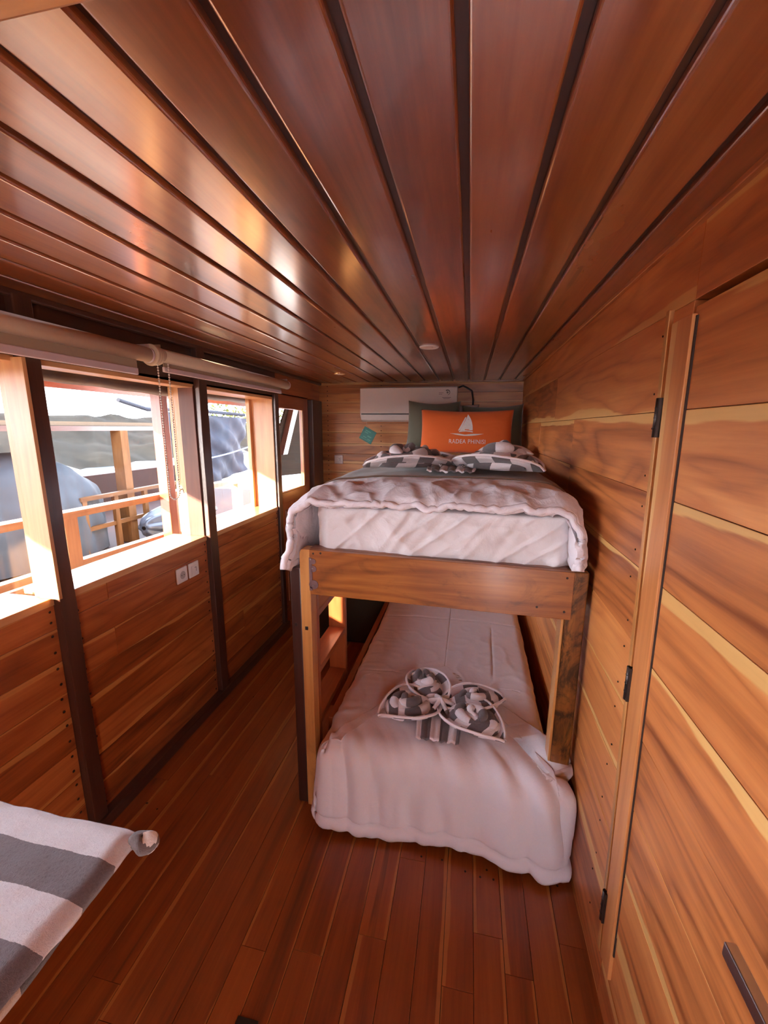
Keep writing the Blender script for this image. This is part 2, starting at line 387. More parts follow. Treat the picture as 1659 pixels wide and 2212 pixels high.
m.box(XR+.04, XR+.07, YR, YB+.05, -.05, 2.12, 'y', mi=1)
pl = []
for a, b in zip(SE[1:-2], SE[2:-1]):
    for f in (.2, .8): pl.append((XR, 1.20+random.uniform(-.012, .012)-.02, lerp(a, b, f)))
plugs(m, pl, 'x', 2, .0028)
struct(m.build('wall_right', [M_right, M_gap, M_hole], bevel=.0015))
# door leaf in right wall: boards, stile, strip, hinges, handle
dr = bpy.data.objects.new('door_1', None); COL.objects.link(dr); dr['kind'] = 'structure'; dr.location = (XR, 1.0, 0)
m = MB(); bands(m, .0, 1.035, XR-.001, XR+.035, [.145]+SE[2:-2]+[1.90], 23)
m.build('door_panel', M_right, dr, bevel=.0015)
def lean(z): return lerp(1.058, 1.149, (z-.16)/1.76)   # hinge edge leans a little
def leanstrip(m, w0a, w0b, w1a, w1b, zb, zt, x0, x1, mi=0):
    """strip with y from lean(z)-w..; a = far edge offset, b = near edge offset (bottom, top)"""
    n = 10
    for i in range(n):
        za, zz = lerp(zb, zt, i/n), lerp(zb, zt, (i+1)/n)
    yb0, yb1, yt0, yt1 = lean(zb)-w0a, lean(zb)-w0b, lean(zt)-w1a, lean(zt)-w1b
    vs = []
    bm = m.bm
    P = [(x0, yb0, zb), (x0, yb1, zb), (x0, yt1, zt), (x0, yt0, zt), (x1, yb0, zb), (x1, yb1, zb), (x1, yt1, zt), (x1, yt0, zt)]
    v = [bm.verts.new(p) for p in P]; fs = []
    for q in ((0, 1, 2, 3), (4, 5, 6, 7), (0, 1, 5, 4), (2, 3, 7, 6), (0, 3, 7, 4), (1, 2, 6, 5)):
        fs.append(bm.faces.new([v[i] for i in q]))
    bmesh.ops.recalc_face_normals(bm, faces=fs)
    for f in fs: f.normal_update(); f.material_index = mi
    m._tex(fs, 'z')
m = MB(); leanstrip(m, .016, .082, .030, .122, .165, 1.885, XR-.009, XR+.03); m.build('door_stile', M_stile, dr, bevel=.002)
m = MB(); leanstrip(m, .083, .0885, .123, .1285, .25, 1.88, XR-.003, XR+.01); m.build('panel_groove', M_gap, dr)
for hz0, hz1 in ((.267, .368), (.953, 1.047), (1.632, 1.723)):
    m = MB(); yy = lean((hz0+hz1)/2)-.013
    m.cyl((XR-.012, yy, hz0), (XR-.012, yy, hz1), .0065, 12)
    m.box(XR-.0155, XR-.006, yy-.012, yy+.003, hz0, hz1, 'z')
    h = m.build('hinge', M_iron, dr)
    for f in (.25, .5, .75):
        m = MB(); zz = lerp(hz0, hz1, f); m.cyl((XR-.012, yy, zz-.001), (XR-.012, yy, zz+.001), .0072, 12); m.build('knuckle_ring', M_black, h)
m = MB()
m.box(XR-.060, XR-.044, .36, .548, .915, .939, 'y', bev=.002)
hd = m.build('handle', M_steel, dr)
m = MB(); m.cyl((XR-.050, .385, .927), (XR, .385, .927), .010, 16); m.cyl((XR-.006, .385, .927), (XR+.0, .385, .927), .026, 24); m.build('handle_rosette', M_steel, hd)
# casing strip on the far side of the hinge edge
m = MB(); leanstrip(m, -.004, .014, -.004, .014, .16, 1.92, XR-.010, XR+.02)
leanstrip(m, .014, .022, .014, .026, .17, 1.90, XR+.004, XR+.02, 1)
struct(m.build('trim_2', [M_light, M_gap], bevel=.0015))
# back wall
m = MB(); zz = [-.02]
while zz[-1] < 2.09: zz.append(zz[-1]+random.choice((.088, .098, .105)))
random.seed(5)
for a, b in zip(zz[:-1], zz[1:]):
    m.box(XL-.05, XR+.05, YB+random.uniform(0, .002), YB+.04, a+.0008, b-.0008, 'x')
m.box(XL-.1, XR+.1, YB+.04, YB+.07, -.05, 2.12, 'x', mi=1)
pl = []
for a, b in zip(zz[:-1], zz[1:]):
    for f in (.25, .75):
        pl.append((-1.375, YB, lerp(a, b, f))); pl.append((-.84, YB, lerp(a, b, f)))
plugs(m, [p for p in pl if p[2] < 2.05], 'y', 2, .005)
struct(m.build('wall_back', [M_back, M_gap, M_hole], bevel=.0015))
# rear wall, behind the camera, with a narrow unseen doorway added for fill light
m = MB()
for a in range(20):
    z0 = a*.105
    if z0 < 1.95:
        m.box(XL-.05, .23, YR-.04, YR, z0, z0+.104, 'x')
m.box(XL-.05, XR+.05, YR-.04, YR, 1.96, 2.1, 'x')
struct(m.build('wall_rear', M_back))

# left wall: boards below the sills, posts, header
YP = [(1.155, 1.217), (2.068, 2.138), (2.993, 3.05)]
LZ = [-.01, .043, .168, .296, .425, .563, .67, .80, .93, 1.012]
m = MB()
random.seed(31)
secs = [(YR, 1.155), (1.217, 2.068), (2.138, 2.993)]
for (a, b) in secs:
    off = random.uniform(-.012, .012)
    for c, d in zip(LZ[:-1], LZ[1:]):
        c2 = c+(off if .05 < c < 1.0 else 0); d2 = d+(off if d < 1.0 else 0)
        sp = [a, b]
        if random.random() < .25 and b-a > .6: sp = [a, a+random.uniform(.15, .3), b]
        for e, f in zip(sp[:-1], sp[1:]): m.box(XL-.03, XL+random.uniform(0, .002), e+.0005, f-.0005, c2+.0008, d2-.0008, 'y')
# header boards above windows, dark wood puts their shade into the colour
for a, b in ((1.872, 1.935), (1.935, 2.08)):
    m.box(XL-.03, XL, YR, 3.05, a+.0006, b-.0006, 'y', mi=3)
m.box(XL-.03, XL, 3.05, YB+.01, 1.915, 2.08, 'y')
m.box(XL-.03, XL, 3.70, YB+.01, -.01, 1.915, 'z')
m.box(XL-.06, XL-.03, YR, YB+.05, -.05, 1.01, 'y', mi=1)
m.box(XL-.06, XL-.03, YR, YB+.05, 1.93, 2.12, 'y', mi=1)
for c in [1.012+.12*i for i in range(8)]:
    m.box(XL-.03, XL, YR, -1.08, c, min(1.93, c+.119), 'y'); m.box(XL-.03, XL, -.32, -.22, c, min(1.93, c+.119), 'y'); m.box(XL-.03, XL, .44, .50, c, min(1.93, c+.119), 'y')
pl = []
for (a, b) in secs:
    for yy in (a+.022, b-.022):
        for c, d in zip(LZ[1:-1], LZ[2:]):
            for f in (.25, .75): pl.append((XL+.001, yy+random.uniform(-.004, .004), lerp(c, d, f)))
plugs(m, pl, 'x', 2, .0055)
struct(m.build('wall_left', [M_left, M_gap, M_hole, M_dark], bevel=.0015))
m = MB(); m.box(XL, XL+.045, YR, 3.05, -.01, .052, 'y'); struct(m.build('baseboard_left', M_dark, bevel=.004))
m = MB(); m.box(XL, XL+.028, YR, YB, ZC-.022, ZC+.003, 'y'); struct(m.build('trim_3', M_dark, bevel=.006))
m = MB(); m.box(XR-.012, XR+.002, .416, YB, ZC-.012, ZC+.003, 'y'); struct(m.build('trim_4', M_right, bevel=.003))
# dark posts (each its own)
n = 5
for (a, b) in YP[:2]:
    m = MB()
    N = 24
    def prof(i, a=a, b=b):
        z = i/N*2.06; w = .0035*nz(z*3, a*9); w2 = .0035*nz(z*4, b*7+5)
        return z, a+w, b+w2
    V = []
    for i in range(N+1):
        z, ya, yb = prof(i); xf = XL+.032+.003*nz(z*2.5, a)
        V.append([m.bm.verts.new(p) for p in ((XL-.06, ya, z), (xf, ya, z), (xf, yb, z), (XL-.06, yb, z))])
    fs = []
    for i in range(N):
        for k in range(4): fs.append(m.bm.faces.new((V[i][k], V[i][(k+1) % 4], V[i+1][(k+1) % 4], V[i+1][k])))
    bmesh.ops.recalc_face_normals(m.bm, faces=fs)
    for f in fs: f.normal_update()
    m._tex(fs, 'z'); struct(m.build('trim_%d' % n, M_dark, bevel=.004)); n += 1
m = MB(); m.box(XL-.03, XL+.02, 2.995, 3.05, 0, 1.9, 'z'); struct(m.build('trim_7', M_dark, bevel=.003))
m = MB(); m.box(XL-.03, XL+.045, 3.70, 3.95, 0, 1.90, 'z'); struct(m.build('trim_8', M_dark, bevel=.006))

# windows 1..3 : frame boards, sill, pane; last two unseen, added for fill light
ZS, ZH = 1.040, 1.868
for i, (a, b) in enumerate(((.50, 1.155), (1.217, 2.068), (2.138, 2.993), (-.22, .44), (-1.08, -.32))):
    w = bpy.data.objects.new('window_%d' % (i+1), None); COL.objects.link(w); w['kind'] = 'structure'; w.location = (XL, (a+b)/2, ZS)
    xo = (-1.50, -1.55, -1.63, -1.525, -1.525)[i]
    m = MB(); m.box(-1.67, XL+.006, a, b, ZS-.028, ZS, 'y'); m.build('window_sill', M_frame, w, bevel=.002)
    m = MB(); m.box(xo, XL+.0+(.045 if i == 0 else 0), b-.012, b+.001, ZS, ZH, 'z'); m.build('window_jamb', M_frame if i != 1 else M_jamb, w, bevel=.001)
    m = MB()
    m.box(xo, XL-.0, a-.02, a+.012, ZS, ZH, 'z'); m.box(xo, XL-.0, a, b, ZH-.012, ZH+.02, 'y')
    m.box(xo-.03, xo+.0, a-.02, a+.01, ZS, ZH, 'z'); m.box(xo-.03, xo+.0, b-(.045 if i == 2 else .006), b+.02, ZS, ZH, 'z')
    m.build('window_frame', M_frame, w, bevel=.002)
    m = MB(); m.box(xo-.012, xo-.010, a+.005, b-.004, ZS, ZH, 'y'); m.build('window_pane', M_vinyl, w)
m = MB(); m.box(-1.66, XL-.03, YR, YB, .30, 1.011, 'y'); m.box(-1.66, XL-.03, YR, YB, ZH+.02, 2.12, 'y'); m.box(-1.66, XL-.03, YR, -1.10, 1.0, 1.9, 'y')
struct(m.build('wall_left_outer', M_boat))
# far left door with a glazed upper half
d2 = bpy.data.objects.new('door_2', None); COL.objects.link(d2); d2['kind'] = 'structure'; d2.location = (XL, 3.35, 0)
m = MB(); y0, y1 = 3.052, 3.695
m.box(XL-.04, XL, y0, 3.098, 0, 1.905, 'z'); m.box(XL-.04, XL, 3.582, y1, 0, 1.905, 'z'); m.box(XL-.04, XL, 3.098, 3.582, 1.80, 1.905, 'y')
m.box(XL-.04, XL, 3.098, 3.582, 1.04, 1.127, 'y'); m.box(XL-.04, XL, 3.098, 3.582, 0, .12, 'y'); m.build('door_frame', M_red, d2, bevel=.003)
m = MB(); m.box(XL-.03, XL-.012, 3.098, 3.582, .12, 1.04, 'z'); m.box(XL-.03, XL-.004, 3.16, 3.52, .18, .98, 'z'); m.build('door_panel', M_red, d2, bevel=.004)
m = MB(); m.box(XL-.022, XL-.018, 3.098, 3.582, 1.127, 1.80, 'y'); m.build('door_glass', M_glass, d2)
m = MB(); m.box(XL-.018, XL-.004, 3.098, 3.106, 1.127, 1.80, 'z'); m.box(XL-.018, XL-.004, 3.570, 3.582, 1.127, 1.80, 'z'); m.box(XL-.018, XL-.004, 3.098, 3.582, 1.127, 1.135, 'y')
m.build('glazing_bead', M_light, d2)

# ============================================================ BUNK
bk = thing('bunk_bed_frame', 'wooden bunk bed frame with broad end board and dark posts', 'bunk bed', (-.13, 1.5, 0))
m = MB(); m.box(-.683, -.635, 1.48, 1.545, 0, 1.105, 'z'); m.build('post', M_dark, bk, bevel=.006)['label'] = 'dark red brown outer post'
m = MB(); m.prism([(-.635, 0), (-.592, 0), (-.592, 1.185), (-.622, 1.185), (-.630, 1.182), (-.635, 1.170)], 'y', 1.472, 1.53, 'z'); m.build('post', M_light, bk, bevel=.002)['label'] = 'pale wooden stile with rounded top'
m = MB(); m.box(.358, .428, 1.485, 1.55, 0, 1.163, 'z'); m.build('post', M_mott, bk, bevel=.005)['label'] = 'mottled dark varnished right post'
m = MB(); m.box(.350, .3585, 1.487, 1.548, 0, 1.0, 'z'); m.build('post_edge_strip', M_light, bk, bevel=.001)
m = MB()
V = [(-.592, 1.003), (.376, .990), (.376, 1.166), (-.592, 1.186)]
m.prism(V, 'y', 1.466, 1.49, 'x'); m.build('end_board', M_bunk, bk, bevel=.002)
m = MB(); m.prism([(-.60, 1.160), (.424, 1.148), (.424, 1.166), (-.60, 1.186)], 'y', 1.49, 1.55, 'x'); m.build('top_rail', M_bunk, bk, bevel=.003)
m = MB(); m.box(-.675, -.60, 1.545, 3.95, 1.01, 1.12, 'y'); m.build('side_rail', M_dark, bk, bevel=.003)
m = MB(); m.box(.39, .43, 1.55, 3.95, 1.0, 1.12, 'y'); m.build('side_rail', M_bunk, bk, bevel=.003)
m = MB()
for k in range(15): m.box(-.60, .39, 1.60+k*.158, 1.70+k*.158, 1.085, 1.105, 'x')
m.build('slat_base', M_light, bk)
m = MB(); m.box(-.675, -.60, 3.88, 3.95, 0, 1.1, 'z'); m.build('post', M_dark, bk); 
m = MB(); m.box(.36, .43, 3.88, 3.95, 0, 1.1, 'z'); m.build('post', M_dark, bk)
m = MB(); m.box(-.60, .36, 3.90, 3.93, .1, 1.0, 'x'); m.build('head_board', M_bunk, bk)
m = MB(); m.box(-.578, -.545, 1.60, 3.88, .10, .355, 'y'); m.build('lower_side_board', M_red, bk, bevel=.003)
m = MB(); m.box(-.53, .40, 1.60, 3.88, .10, .13, 'y'); m.build('lower_platform', M_light, bk)
# bracket plate with lobes
m = MB()
m.box(-.593, -.581, 1.4640, 1.4662, 1.020, 1.155, 'z')
for zc, xr in ((1.140, .011), (1.110, .013), (1.045, .019)):
    m.cyl((-.576, 1.4640, zc), (-.576, 1.4662, zc), xr, 16)
br = m.build('corner_bracket', M_bracket, bk)
for zc, xx in ((1.148, -.586), (1.112, -.580), (1.042, -.578)):
    m = MB(); m.cyl((xx, 1.4635, zc), (xx, 1.4646, zc), .003, 10); m.build('screw', M_steel, br)
for p in ((.352, 1.466, 1.145), (.352, 1.466, 1.02), (.26, 1.466, 1.03), (-.575, 1.466, 1.172), (-.545, 1.466, 1.175)):
    m = MB(); m.cyl((p[0], p[1]-.0008, p[2]), (p[0], p[1]+.001, p[2]), .0042, 8); m.build('nail_plug', M_hole, bk)
m = MB(); m.box(-.620, -.608, 1.4705, 1.473, .845, .86, 'z'); m.cyl((-.613, 1.469, .852), (-.613, 1.4725, .852), .006, 10); m.build('bolt_hole', M_black, bk)
m = MB(); m.cyl((-.663, 1.4785, .86), (-.663, 1.4805, .86), .007, 10); m.build('bolt_hole', M_black, bk)

# ladder on the left side of the bunk
ld = thing('bunk_ladder', 'reddish wooden ladder with flat treads fixed to the bunk side', 'ladder', (-.64, 1.77, 0))
for a, b in ((1.556, 1.582), (1.962, 1.988)):
    m = MB(); m.box(-.692, -.60, a, b, 0, 1.0, 'z'); m.build('upright', M_red, ld, bevel=.002)
for zt in (.885, .615, .375, .14):
    m = MB(); m.box(-.690, -.602, 1.582, 1.962, zt-.03, zt, 'y'); m.build('tread', M_red, ld, bevel=.002)

# mattresses and bedding --------------------------------------------------
def rbox_profile(t, x0, x1, zb, zt, r, zbr=None):
    """t 0..1 from left bottom up over the top to right bottom"""
    zr = zb if zbr is None else zbr
    L = [(zt-r-zb), math.pi/2*r, (x1-x0-2*r), math.pi/2*r, (zt-r-zr)]; T = sum(L); s = t*T
    if s < L[0]: return x0, zb+s, (-1, 0)
    s -= L[0]
    if s < L[1]: a = s/r; return x0+r-r*math.cos(a), zt-r+r*math.sin(a), (-math.cos(a), math.sin(a))
    s -= L[1]
    if s < L[2]: return x0+r+s, zt, (0, 1)
    s -= L[2]
    if s < L[3]: a = s/r; return x1-r+r*math.sin(a), zt-r+r*math.cos(a), (math.sin(a), math.cos(a))
    s -= L[3]; return x1, zt-r-s, (1, 0)

# upper mattress with wrinkled fitted sheet
m = MB()
def ums(u, v):
    # u across, v: 0 bottom front -> up front -> back along top
    x = lerp(-.575, .372, u); L1, r = .185, .03
    s = v*1.0
    if v < .5: z = lerp(1.135, 1.350, v/.5); y = 1.512
    else: z = 1.350+.012*ss(.5, .62, v); y = 1.512+(v-.5)/.5*2.3
    if v < .5:
        d = .0045*((1-abs(2.2*nz(x*5+z*5, (z-x)*2.5, 5)))**3)*1.3+.008*((1-abs(2.4*nz(x*9-z*12, z*3, 2)))**3)+.012*fbm(x*5+z*3, z*2.5, 1.3)+.009*math.sin(x*17+z*9+3*nz(x*3, z*3))*ss(1.33, 1.18, z)*.5 + .005*nz(x*30-z*22, z*6, 4)
        edge = 1-ss(.0, .05, u)*ss(1.0, .95, u)
        y -= d; y += edge*.03
    return (x, y, z)
m.grid(150, 70, ums)
m.box(-.575, .372, 1.54, 3.88, 1.105, 1.345, 'y')
tag(m.build('mattress', M_sheet), 'white sheeted mattress of the upper bunk above the end board', 'mattress')

def duvet_top(x, y):
    """height of the upper bed surface"""
    return 1.44
# upper duvet
UX0, UX1 = -.655, .408
def upper_surf(t, y, off=0.0):
    f = ss(1.455, 1.66, y)
    zt = lerp(1.372, 1.447, math.sqrt(max(0, 1-(1-min(1, (y-1.455)/.2))**2)))
    x0 = UX0-.028*(1-ss(1.45, 1.7, y)); x1 = UX1
    zb = lerp(1.10, 1.16, ss(1.45, 2.2, y)); zr = lerp(1.175, 1.2, f)
    x, z, n = rbox_profile(t, x0, x1, zb, zt, .115, zr)
    if n[0] < -.9: x -= .028*(1-ss(zb, zt-.1, z))*(1-ss(1.5, 2.0, y))
    # sag of left shoulder
    z -= .018*ss(-.25, -.62, x)*n[1] + .012*ss(.1, .4, x)*n[1]
    # wrinkles
    w = .0045*fbm(x*6+.6*y, y*5, z*4) 
    near = 1-ss(1.46, 1.82, y)
    rg = lambda q: (1-abs(q))**3-.35
    w += near*(.008*rg(2.2*nz(x*7+y*5, (y-x)*3, z*5+4))+.007*rg(2.2*nz(x*13-y*9, (y+x)*6, z*8)))
    fold = math.sin((x*1.0+.55*y)*34+3.2*nz(x*5, y*6, 2))*.0034 + math.sin((x*.8-.9*y)*27+3*nz(x*4, y*7, 9))*.0034
    w += fold*near*1.3 + .006*nz(x*16, y*9, z*14)*near
    hemp = (1-ss(1.455, 1.485, y)); w += .004*abs(math.sin((x+z)*58+2*nz(x*20, z*20)))*hemp
    w += off
    yy = y - .006*nz(x*7, z*6, 3)*(1-ss(1.46, 1.5, y))
    return Vector((x+n[0]*w, yy, z+n[1]*w))
m = MB()
ys = [1.455+.0035*(i**1.0) for i in range(12)]+[1.497+.008*i for i in range(45)]+[1.857+.03*i for i in range(52)]
ys = [y for y in ys if y < 3.4]
NY = len(ys)-1
m.grid(190, NY, lambda u, v: upper_surf(u, ys[round(v*NY)]))
dv = m.build('duvet', M_white_cloth, solid=.040, sub=0)
# stitched front roll of the duvet
m = MB()
pts = [upper_surf(t/160, 1.462)+Vector((0, -.004, -.0)) for t in range(161)]
ctr = Vector((-.13, 1.46, 1.25))
pts = [p+(Vector((ctr.x, p.y, ctr.z))-p).normalized()*.018 for p in pts]
m.tube(pts, lambda t: .010+.004*abs(math.sin(t*95+math.sin(t*31)*2)), 10)
m.build('rolled_hem', M_white_cloth, dv)
tag(dv, 'puffy white duvet draped over the upper bunk mattress', 'duvet')
# runner
m = MB()
rn_y = lambda x, k: (1.80 if k == 0 else 2.55)+.0
def run(u, v):
    t = lerp(.13, .93, u); p0 = upper_surf(t, 1.80)
    yf = 1.735+.02*math.sin(u*3.0)+.05*ss(.55, 1, u)*.0
    return upper_surf(t, lerp(yf, 2.62, v), .007)
m.grid(120, 60, run, lambda a, b: (a, b))
tag(m.build('bed_runner', M_runner, solid=.006), 'grey brown bed runner across the upper white duvet', 'bed runner')

# lower mattress + duvet
m = MB(); m.box(-.515, .385, 1.50, 3.86, .13, .335, 'y', bev=.03)
tag(m.build('mattress', M_sheet), 'lower bunk mattress hidden under the pink white duvet', 'mattress')
_P = [(-.515, 3.86), (-.525, 3.0), (-.53, 2.2), (-.535, 1.75), (-.545, 1.50), (-.548, 1.42), (-.535, 1.398), (-.50, 1.392), (-.30, 1.402), (-.10, 1.412),
      (.10, 1.395), (.25, 1.372), (.35, 1.362), (.395, 1.368), (.412, 1.395), (.413, 1.43), (.400, 1.468), (.365, 1.50), (.348, 1.56), (.350, 1.75), (.368, 2.2), (.375, 3.0), (.375, 3.86)]
def _path(ts):
    out = []; n = len(_P)-1
    for t in ts:
        i = min(n-1, int(t)); f = t-i
        p0, p1, p2, p3 = [Vector(_P[max(0, min(n, q))]) for q in (i-1, i, i+1, i+2)]
        out.append(.5*((2*p1)+(p2-p0)*f+(2*p0-5*p1+4*p2-p3)*f*f+(3*p1-p0-3*p2+p3)*f**3))
    return out
_ts = []
for i in range(len(_P)-1):
    L = (Vector(_P[i+1])-Vector(_P[i])).length; k = max(3, int(L/.007)) if _P[i][1] < 2.3 or _P[i+1][1] < 2.3 else int(L/.02)
    _ts += [i+q/k for q in range(k)]
_ts.append(len(_P)-1)
PA = _path(_ts); NPA = len(PA)-1
NV = 96
def low_surf(u, v):
    i = round(u*NPA); B = PA[i]; a = PA[max(0, i-1)]; b = PA[min(NPA, i+1)]; t = (b-a).normalized(); n2 = Vector((t.y, -t.x))*-1
    if n2.dot(B-Vector((-.06, 2.6))) < 0: n2 = -n2
    front = ss(1.62, 1.44, B.y)
    rad = lerp(.05, .085, front)
    C = Vector((-.075, max(B.y+.25 if B.y > 1.9 else 2.05, 1.9))) if B.y < 1.9 else Vector((-.075, B.y))
    zt = .392
    drop = lerp(.16 if B.x < 0 else .10, .262, front)
    vt = .60
    if v < vt:
        f = v/vt; E = B-n2*rad
        P = C.lerp(E, f); z = zt-.012*f**3; nn = Vector((0, 0, 1)); hd = 0
    else:
        s = (v-vt)/(1-vt)*(rad*1.57+drop)
        if s < rad*1.57:
            q = s/rad; P = B-n2*rad*(1-math.sin(q)); z = zt-.012-rad*(1-math.cos(q)); nn = Vector((n2.x*math.sin(q), n2.y*math.sin(q), math.cos(q))); hd = 0
        else:
            hd = s-rad*1.57; P = B+n2*(.028*front*(hd/drop)**1.2); z = zt-.012-rad-hd; nn = Vector((n2.x, n2.y, 0))
    x, y = P.x, P.y
    side = ss(.55, 1.0, v)
    p_z = z; w = .005*fbm(x*4, y*3, z*2)
    # long hanging folds on the front and corners
    lng = x*1.0+ (y-1.4)*.6
    fr = front*ss(.42, .75, v)
    w += fr*(1-.6*ss(.13, .05, p_z))*(.014*math.sin(lng*44+3.2*nz(lng*5, z*2.2, 3))*(.25+abs(nz(lng*4, z*1.5, 8))*1.8)+.008*nz(lng*26, z*5, 1))
    w += fr*ss(.12, .36, x)*(.014*nz(lng*15+2, z*6, 4)+.007*math.sin(lng*66+z*21))
    rg = lambda q: (1-abs(q))**3-.3
    w += ss(3.0, 2.0, y)*(1-front*.5)*.004*rg(2.4*nz(x*5-y*4, x*5+y*6, 2)) + .0045*nz(x*5, y*30, 7)*ss(-.28, -.5, x)*(1-front)
    w -= .007*math.exp(-((y-2.62)/.007)**2)+.005*math.exp(-((y-1.93+.04*x)/.006)**2)*ss(-.05, -.4, x) if v < .8 else 0
    w -= .005*math.exp(-((x-.17-.03*(y-2))/.005)**2)*ss(1.95, 2.05, y)*ss(2.6, 2.5, y)
    if hd and front > .5:
        e = drop-hd; w -= .014*math.exp(-((e-.045)/.006)**2); w += .009*math.exp(-((e-.022)/.016)**2)
        w += .003*math.sin(lng*90+4*nz(lng*8, 1))*ss(.05, 0, e)
    p = Vector((x, y, z))+nn*w
    p.x = min(p.x, .428)
    if hd: p.z = max(.016, p.z+.012*math.sin(lng*9+1)*front*(hd/drop))
    return p
m = MB(); m.grid(NPA, NV, low_surf)
tag(m.build('duvet', M_low, solid=.014), 'white duvet on the lower bunk hanging down to the floor', 'duvet')

# ---------------------------------------------------- pillows
def pillow_fn(w, h, t, seed=0, pinch=.10):
    def f(u, v):   # u,v in -1..1 -> (x, z, thickness)
        e = (1-abs(u)**3.0)*(1-abs(v)**3.0)
        th = t*(max(0, e)**.55)*.5
        x = u*w/2*(1-pinch*(1-abs(v)**2)*abs(u)**2*.35); z = v*h/2*(1-pinch*(1-abs(u)**2)*abs(v)**2)
        th += .004*nz(u*3+seed, v*3, seed)*e + .003*nz(u*9+seed, v*8)*e
        return x, z, th
    return f
def pillow(name, w, h, t, mat, loc, tilt, yawd=0, roll=0, seed=0, label='', pinch=.12, cat='pillow', sag=0):
    f = pillow_fn(w, h, t, seed, pinch)
    m = MB(); N = 40
    for sgn in (-1, 1):
        def g(a, b, sgn=sgn):
            x, z, th = f(a*2-1, b*2-1); return (x, sgn*th, z)
        m.grid(N, N, g)
    bmesh.ops.remove_doubles(m.bm, verts=m.bm.verts, dist=.0004)
    o = m.build(name, mat, recalc=True)
    o.location = loc; o.rotation_euler = (math.radians(tilt), math.radians(roll), math.radians(yawd))
    tag(o, label, cat)
    return o, f
pillow('pillow', .60, .40, .07, M_pillow, (-.24, 3.728, 1.675), -12, 3, 3, 3, 'white pillow peeking above the left olive cushion')
pillow('throw_cushion', .44, .44, .15, M_green, (-.31, 3.62, 1.665), -12, 2, 1, 1, 'olive green velvet cushion standing behind the left of orange cushion', cat='cushion')
pillow('throw_cushion', .50, .42, .15, M_green, (.175, 3.66, 1.645), -14, -3, -1, 2, 'olive green velvet cushion behind the right end of orange cushion', cat='cushion')
op, opf = pillow('lumbar_cushion', .72, .36, .14, M_orange, (-.035, 3.42, 1.622), -10, -1, .5, 5, 'orange rectangular cushion printed with a white sailboat', cat='cushion', pinch=.10)
pillow('pillow', .44, .60, .13, M_pillow, (.21, 2.88, 1.505), 0, 2, 0, 8, 'pinkish white pillow lying flat beside the right wall')
for o in list(COL.objects):
    if o.get('label') == 'pinkish white pillow lying flat beside the right wall':
        o.rotation_euler = (math.radians(90), 0, math.radians(3)); o.location = (.235, 3.0, 1.492); o.scale = (.75, .8, .6)
# printing on the cushion: (x,z) in cushion metres -> surface
def on_cushion(x, z):
    w, h, t = .72, .36, .14
    u, v = x/(w/2), z/(h/2)
    for _ in range(6):
        X_, Z_, th = opf(max(-1, min(1, u)), max(-1, min(1, v))); u += (x-X_)/(w/2); v += (z-Z_)/(h/2)
    return (x, -th-.0012, z)
def decal(name, polys, mat):
    m = MB()
    for P in polys:
        vs = [m.bm.verts.new(on_cushion(*p)) for p in P]
        m.bm.faces.new(vs)
    bmesh.ops.triangulate(m.bm, faces=m.bm.faces)
    bmesh.ops.recalc_face_normals(m.bm, faces=m.bm.faces)
    me = bpy.data.meshes.new(name); m.bm.to_mesh(me); m.bm.free(); me.materials.append(mat)
    o = bpy.data.objects.new(name, me); COL.objects.link(o); o.parent = op; return o
sw = 1.0
def strip(pa, pb, n=14):
    out = []
    for i in range(n):
        a0, a1 = pa(i/n), pa((i+1)/n); b0, b1 = pb(i/n), pb((i+1)/n); out.append([a0, a1, b1, b0])
    return out
# main sail (px coords of the photo crop converted: centre x .0)
sx0 = .012
main = strip(lambda t: (sx0-.050*(1-t)**1.25+.003, .005+.125*t), lambda t: (sx0+.050*math.sin(math.pi*(.5+t*.5))**.75 if t < 1 else sx0+.0, .005+.125*t))
main = strip(lambda t: (sx0-.055*(1-t)**1.3, -.002+.132*t), lambda t: (sx0+.043*(1-t**2.2), .004+.128*t))
jib = strip(lambda t: (sx0-.064*(1-t)**1.25-.010, .000+.112*t), lambda t: (sx0-.055*(1-t)**1.3-.0065, .006+.112*t))
jib = strip(lambda t: (sx0-.068+.050*t, .000+.105*t), lambda t: (sx0-.060+.050*t**.7*1.0+.0*t, .000+.105*t))
hull = strip(lambda t: (sx0-.130+.26*t, -.022-.018*math.sin(math.pi*t)), lambda t: (sx0-.130+.26*t, -.022-.0015*math.sin(math.pi*t)-.006*math.exp(-((t-.45)/.12)**2)), 20)
boom = strip(lambda t: (sx0-.060+.105*t, -.012+.006*math.sin(math.pi*t)), lambda t: (sx0-.060+.105*t, -.004+.004*math.sin(math.pi*t)))
decal('sailboat_print', main+jib+hull+boom, M_print)
tcv = bpy.data.curves.new('t', 'FONT'); tcv.body = 'RADEA PHINISI'; tcv.size = .046; tcv.align_x = 'CENTER'; tcv.space_character = 1.05; tcv.resolution_u = 3
tob = bpy.data.objects.new('t', tcv); COL.objects.link(tob)
dg = bpy.context.evaluated_depsgraph_get(); tme = bpy.data.meshes.new_from_object(tob.evaluated_get(dg)); bpy.data.objects.remove(tob)
for v in tme.vertices: v.co = Vector(on_cushion(v.co.x*.88+sx0+.005, v.co.y-.098))
tme.materials.clear(); tme.materials.append(M_print)
to = bpy.data.objects.new('lettering', tme); COL.objects.link(to); to.parent = op

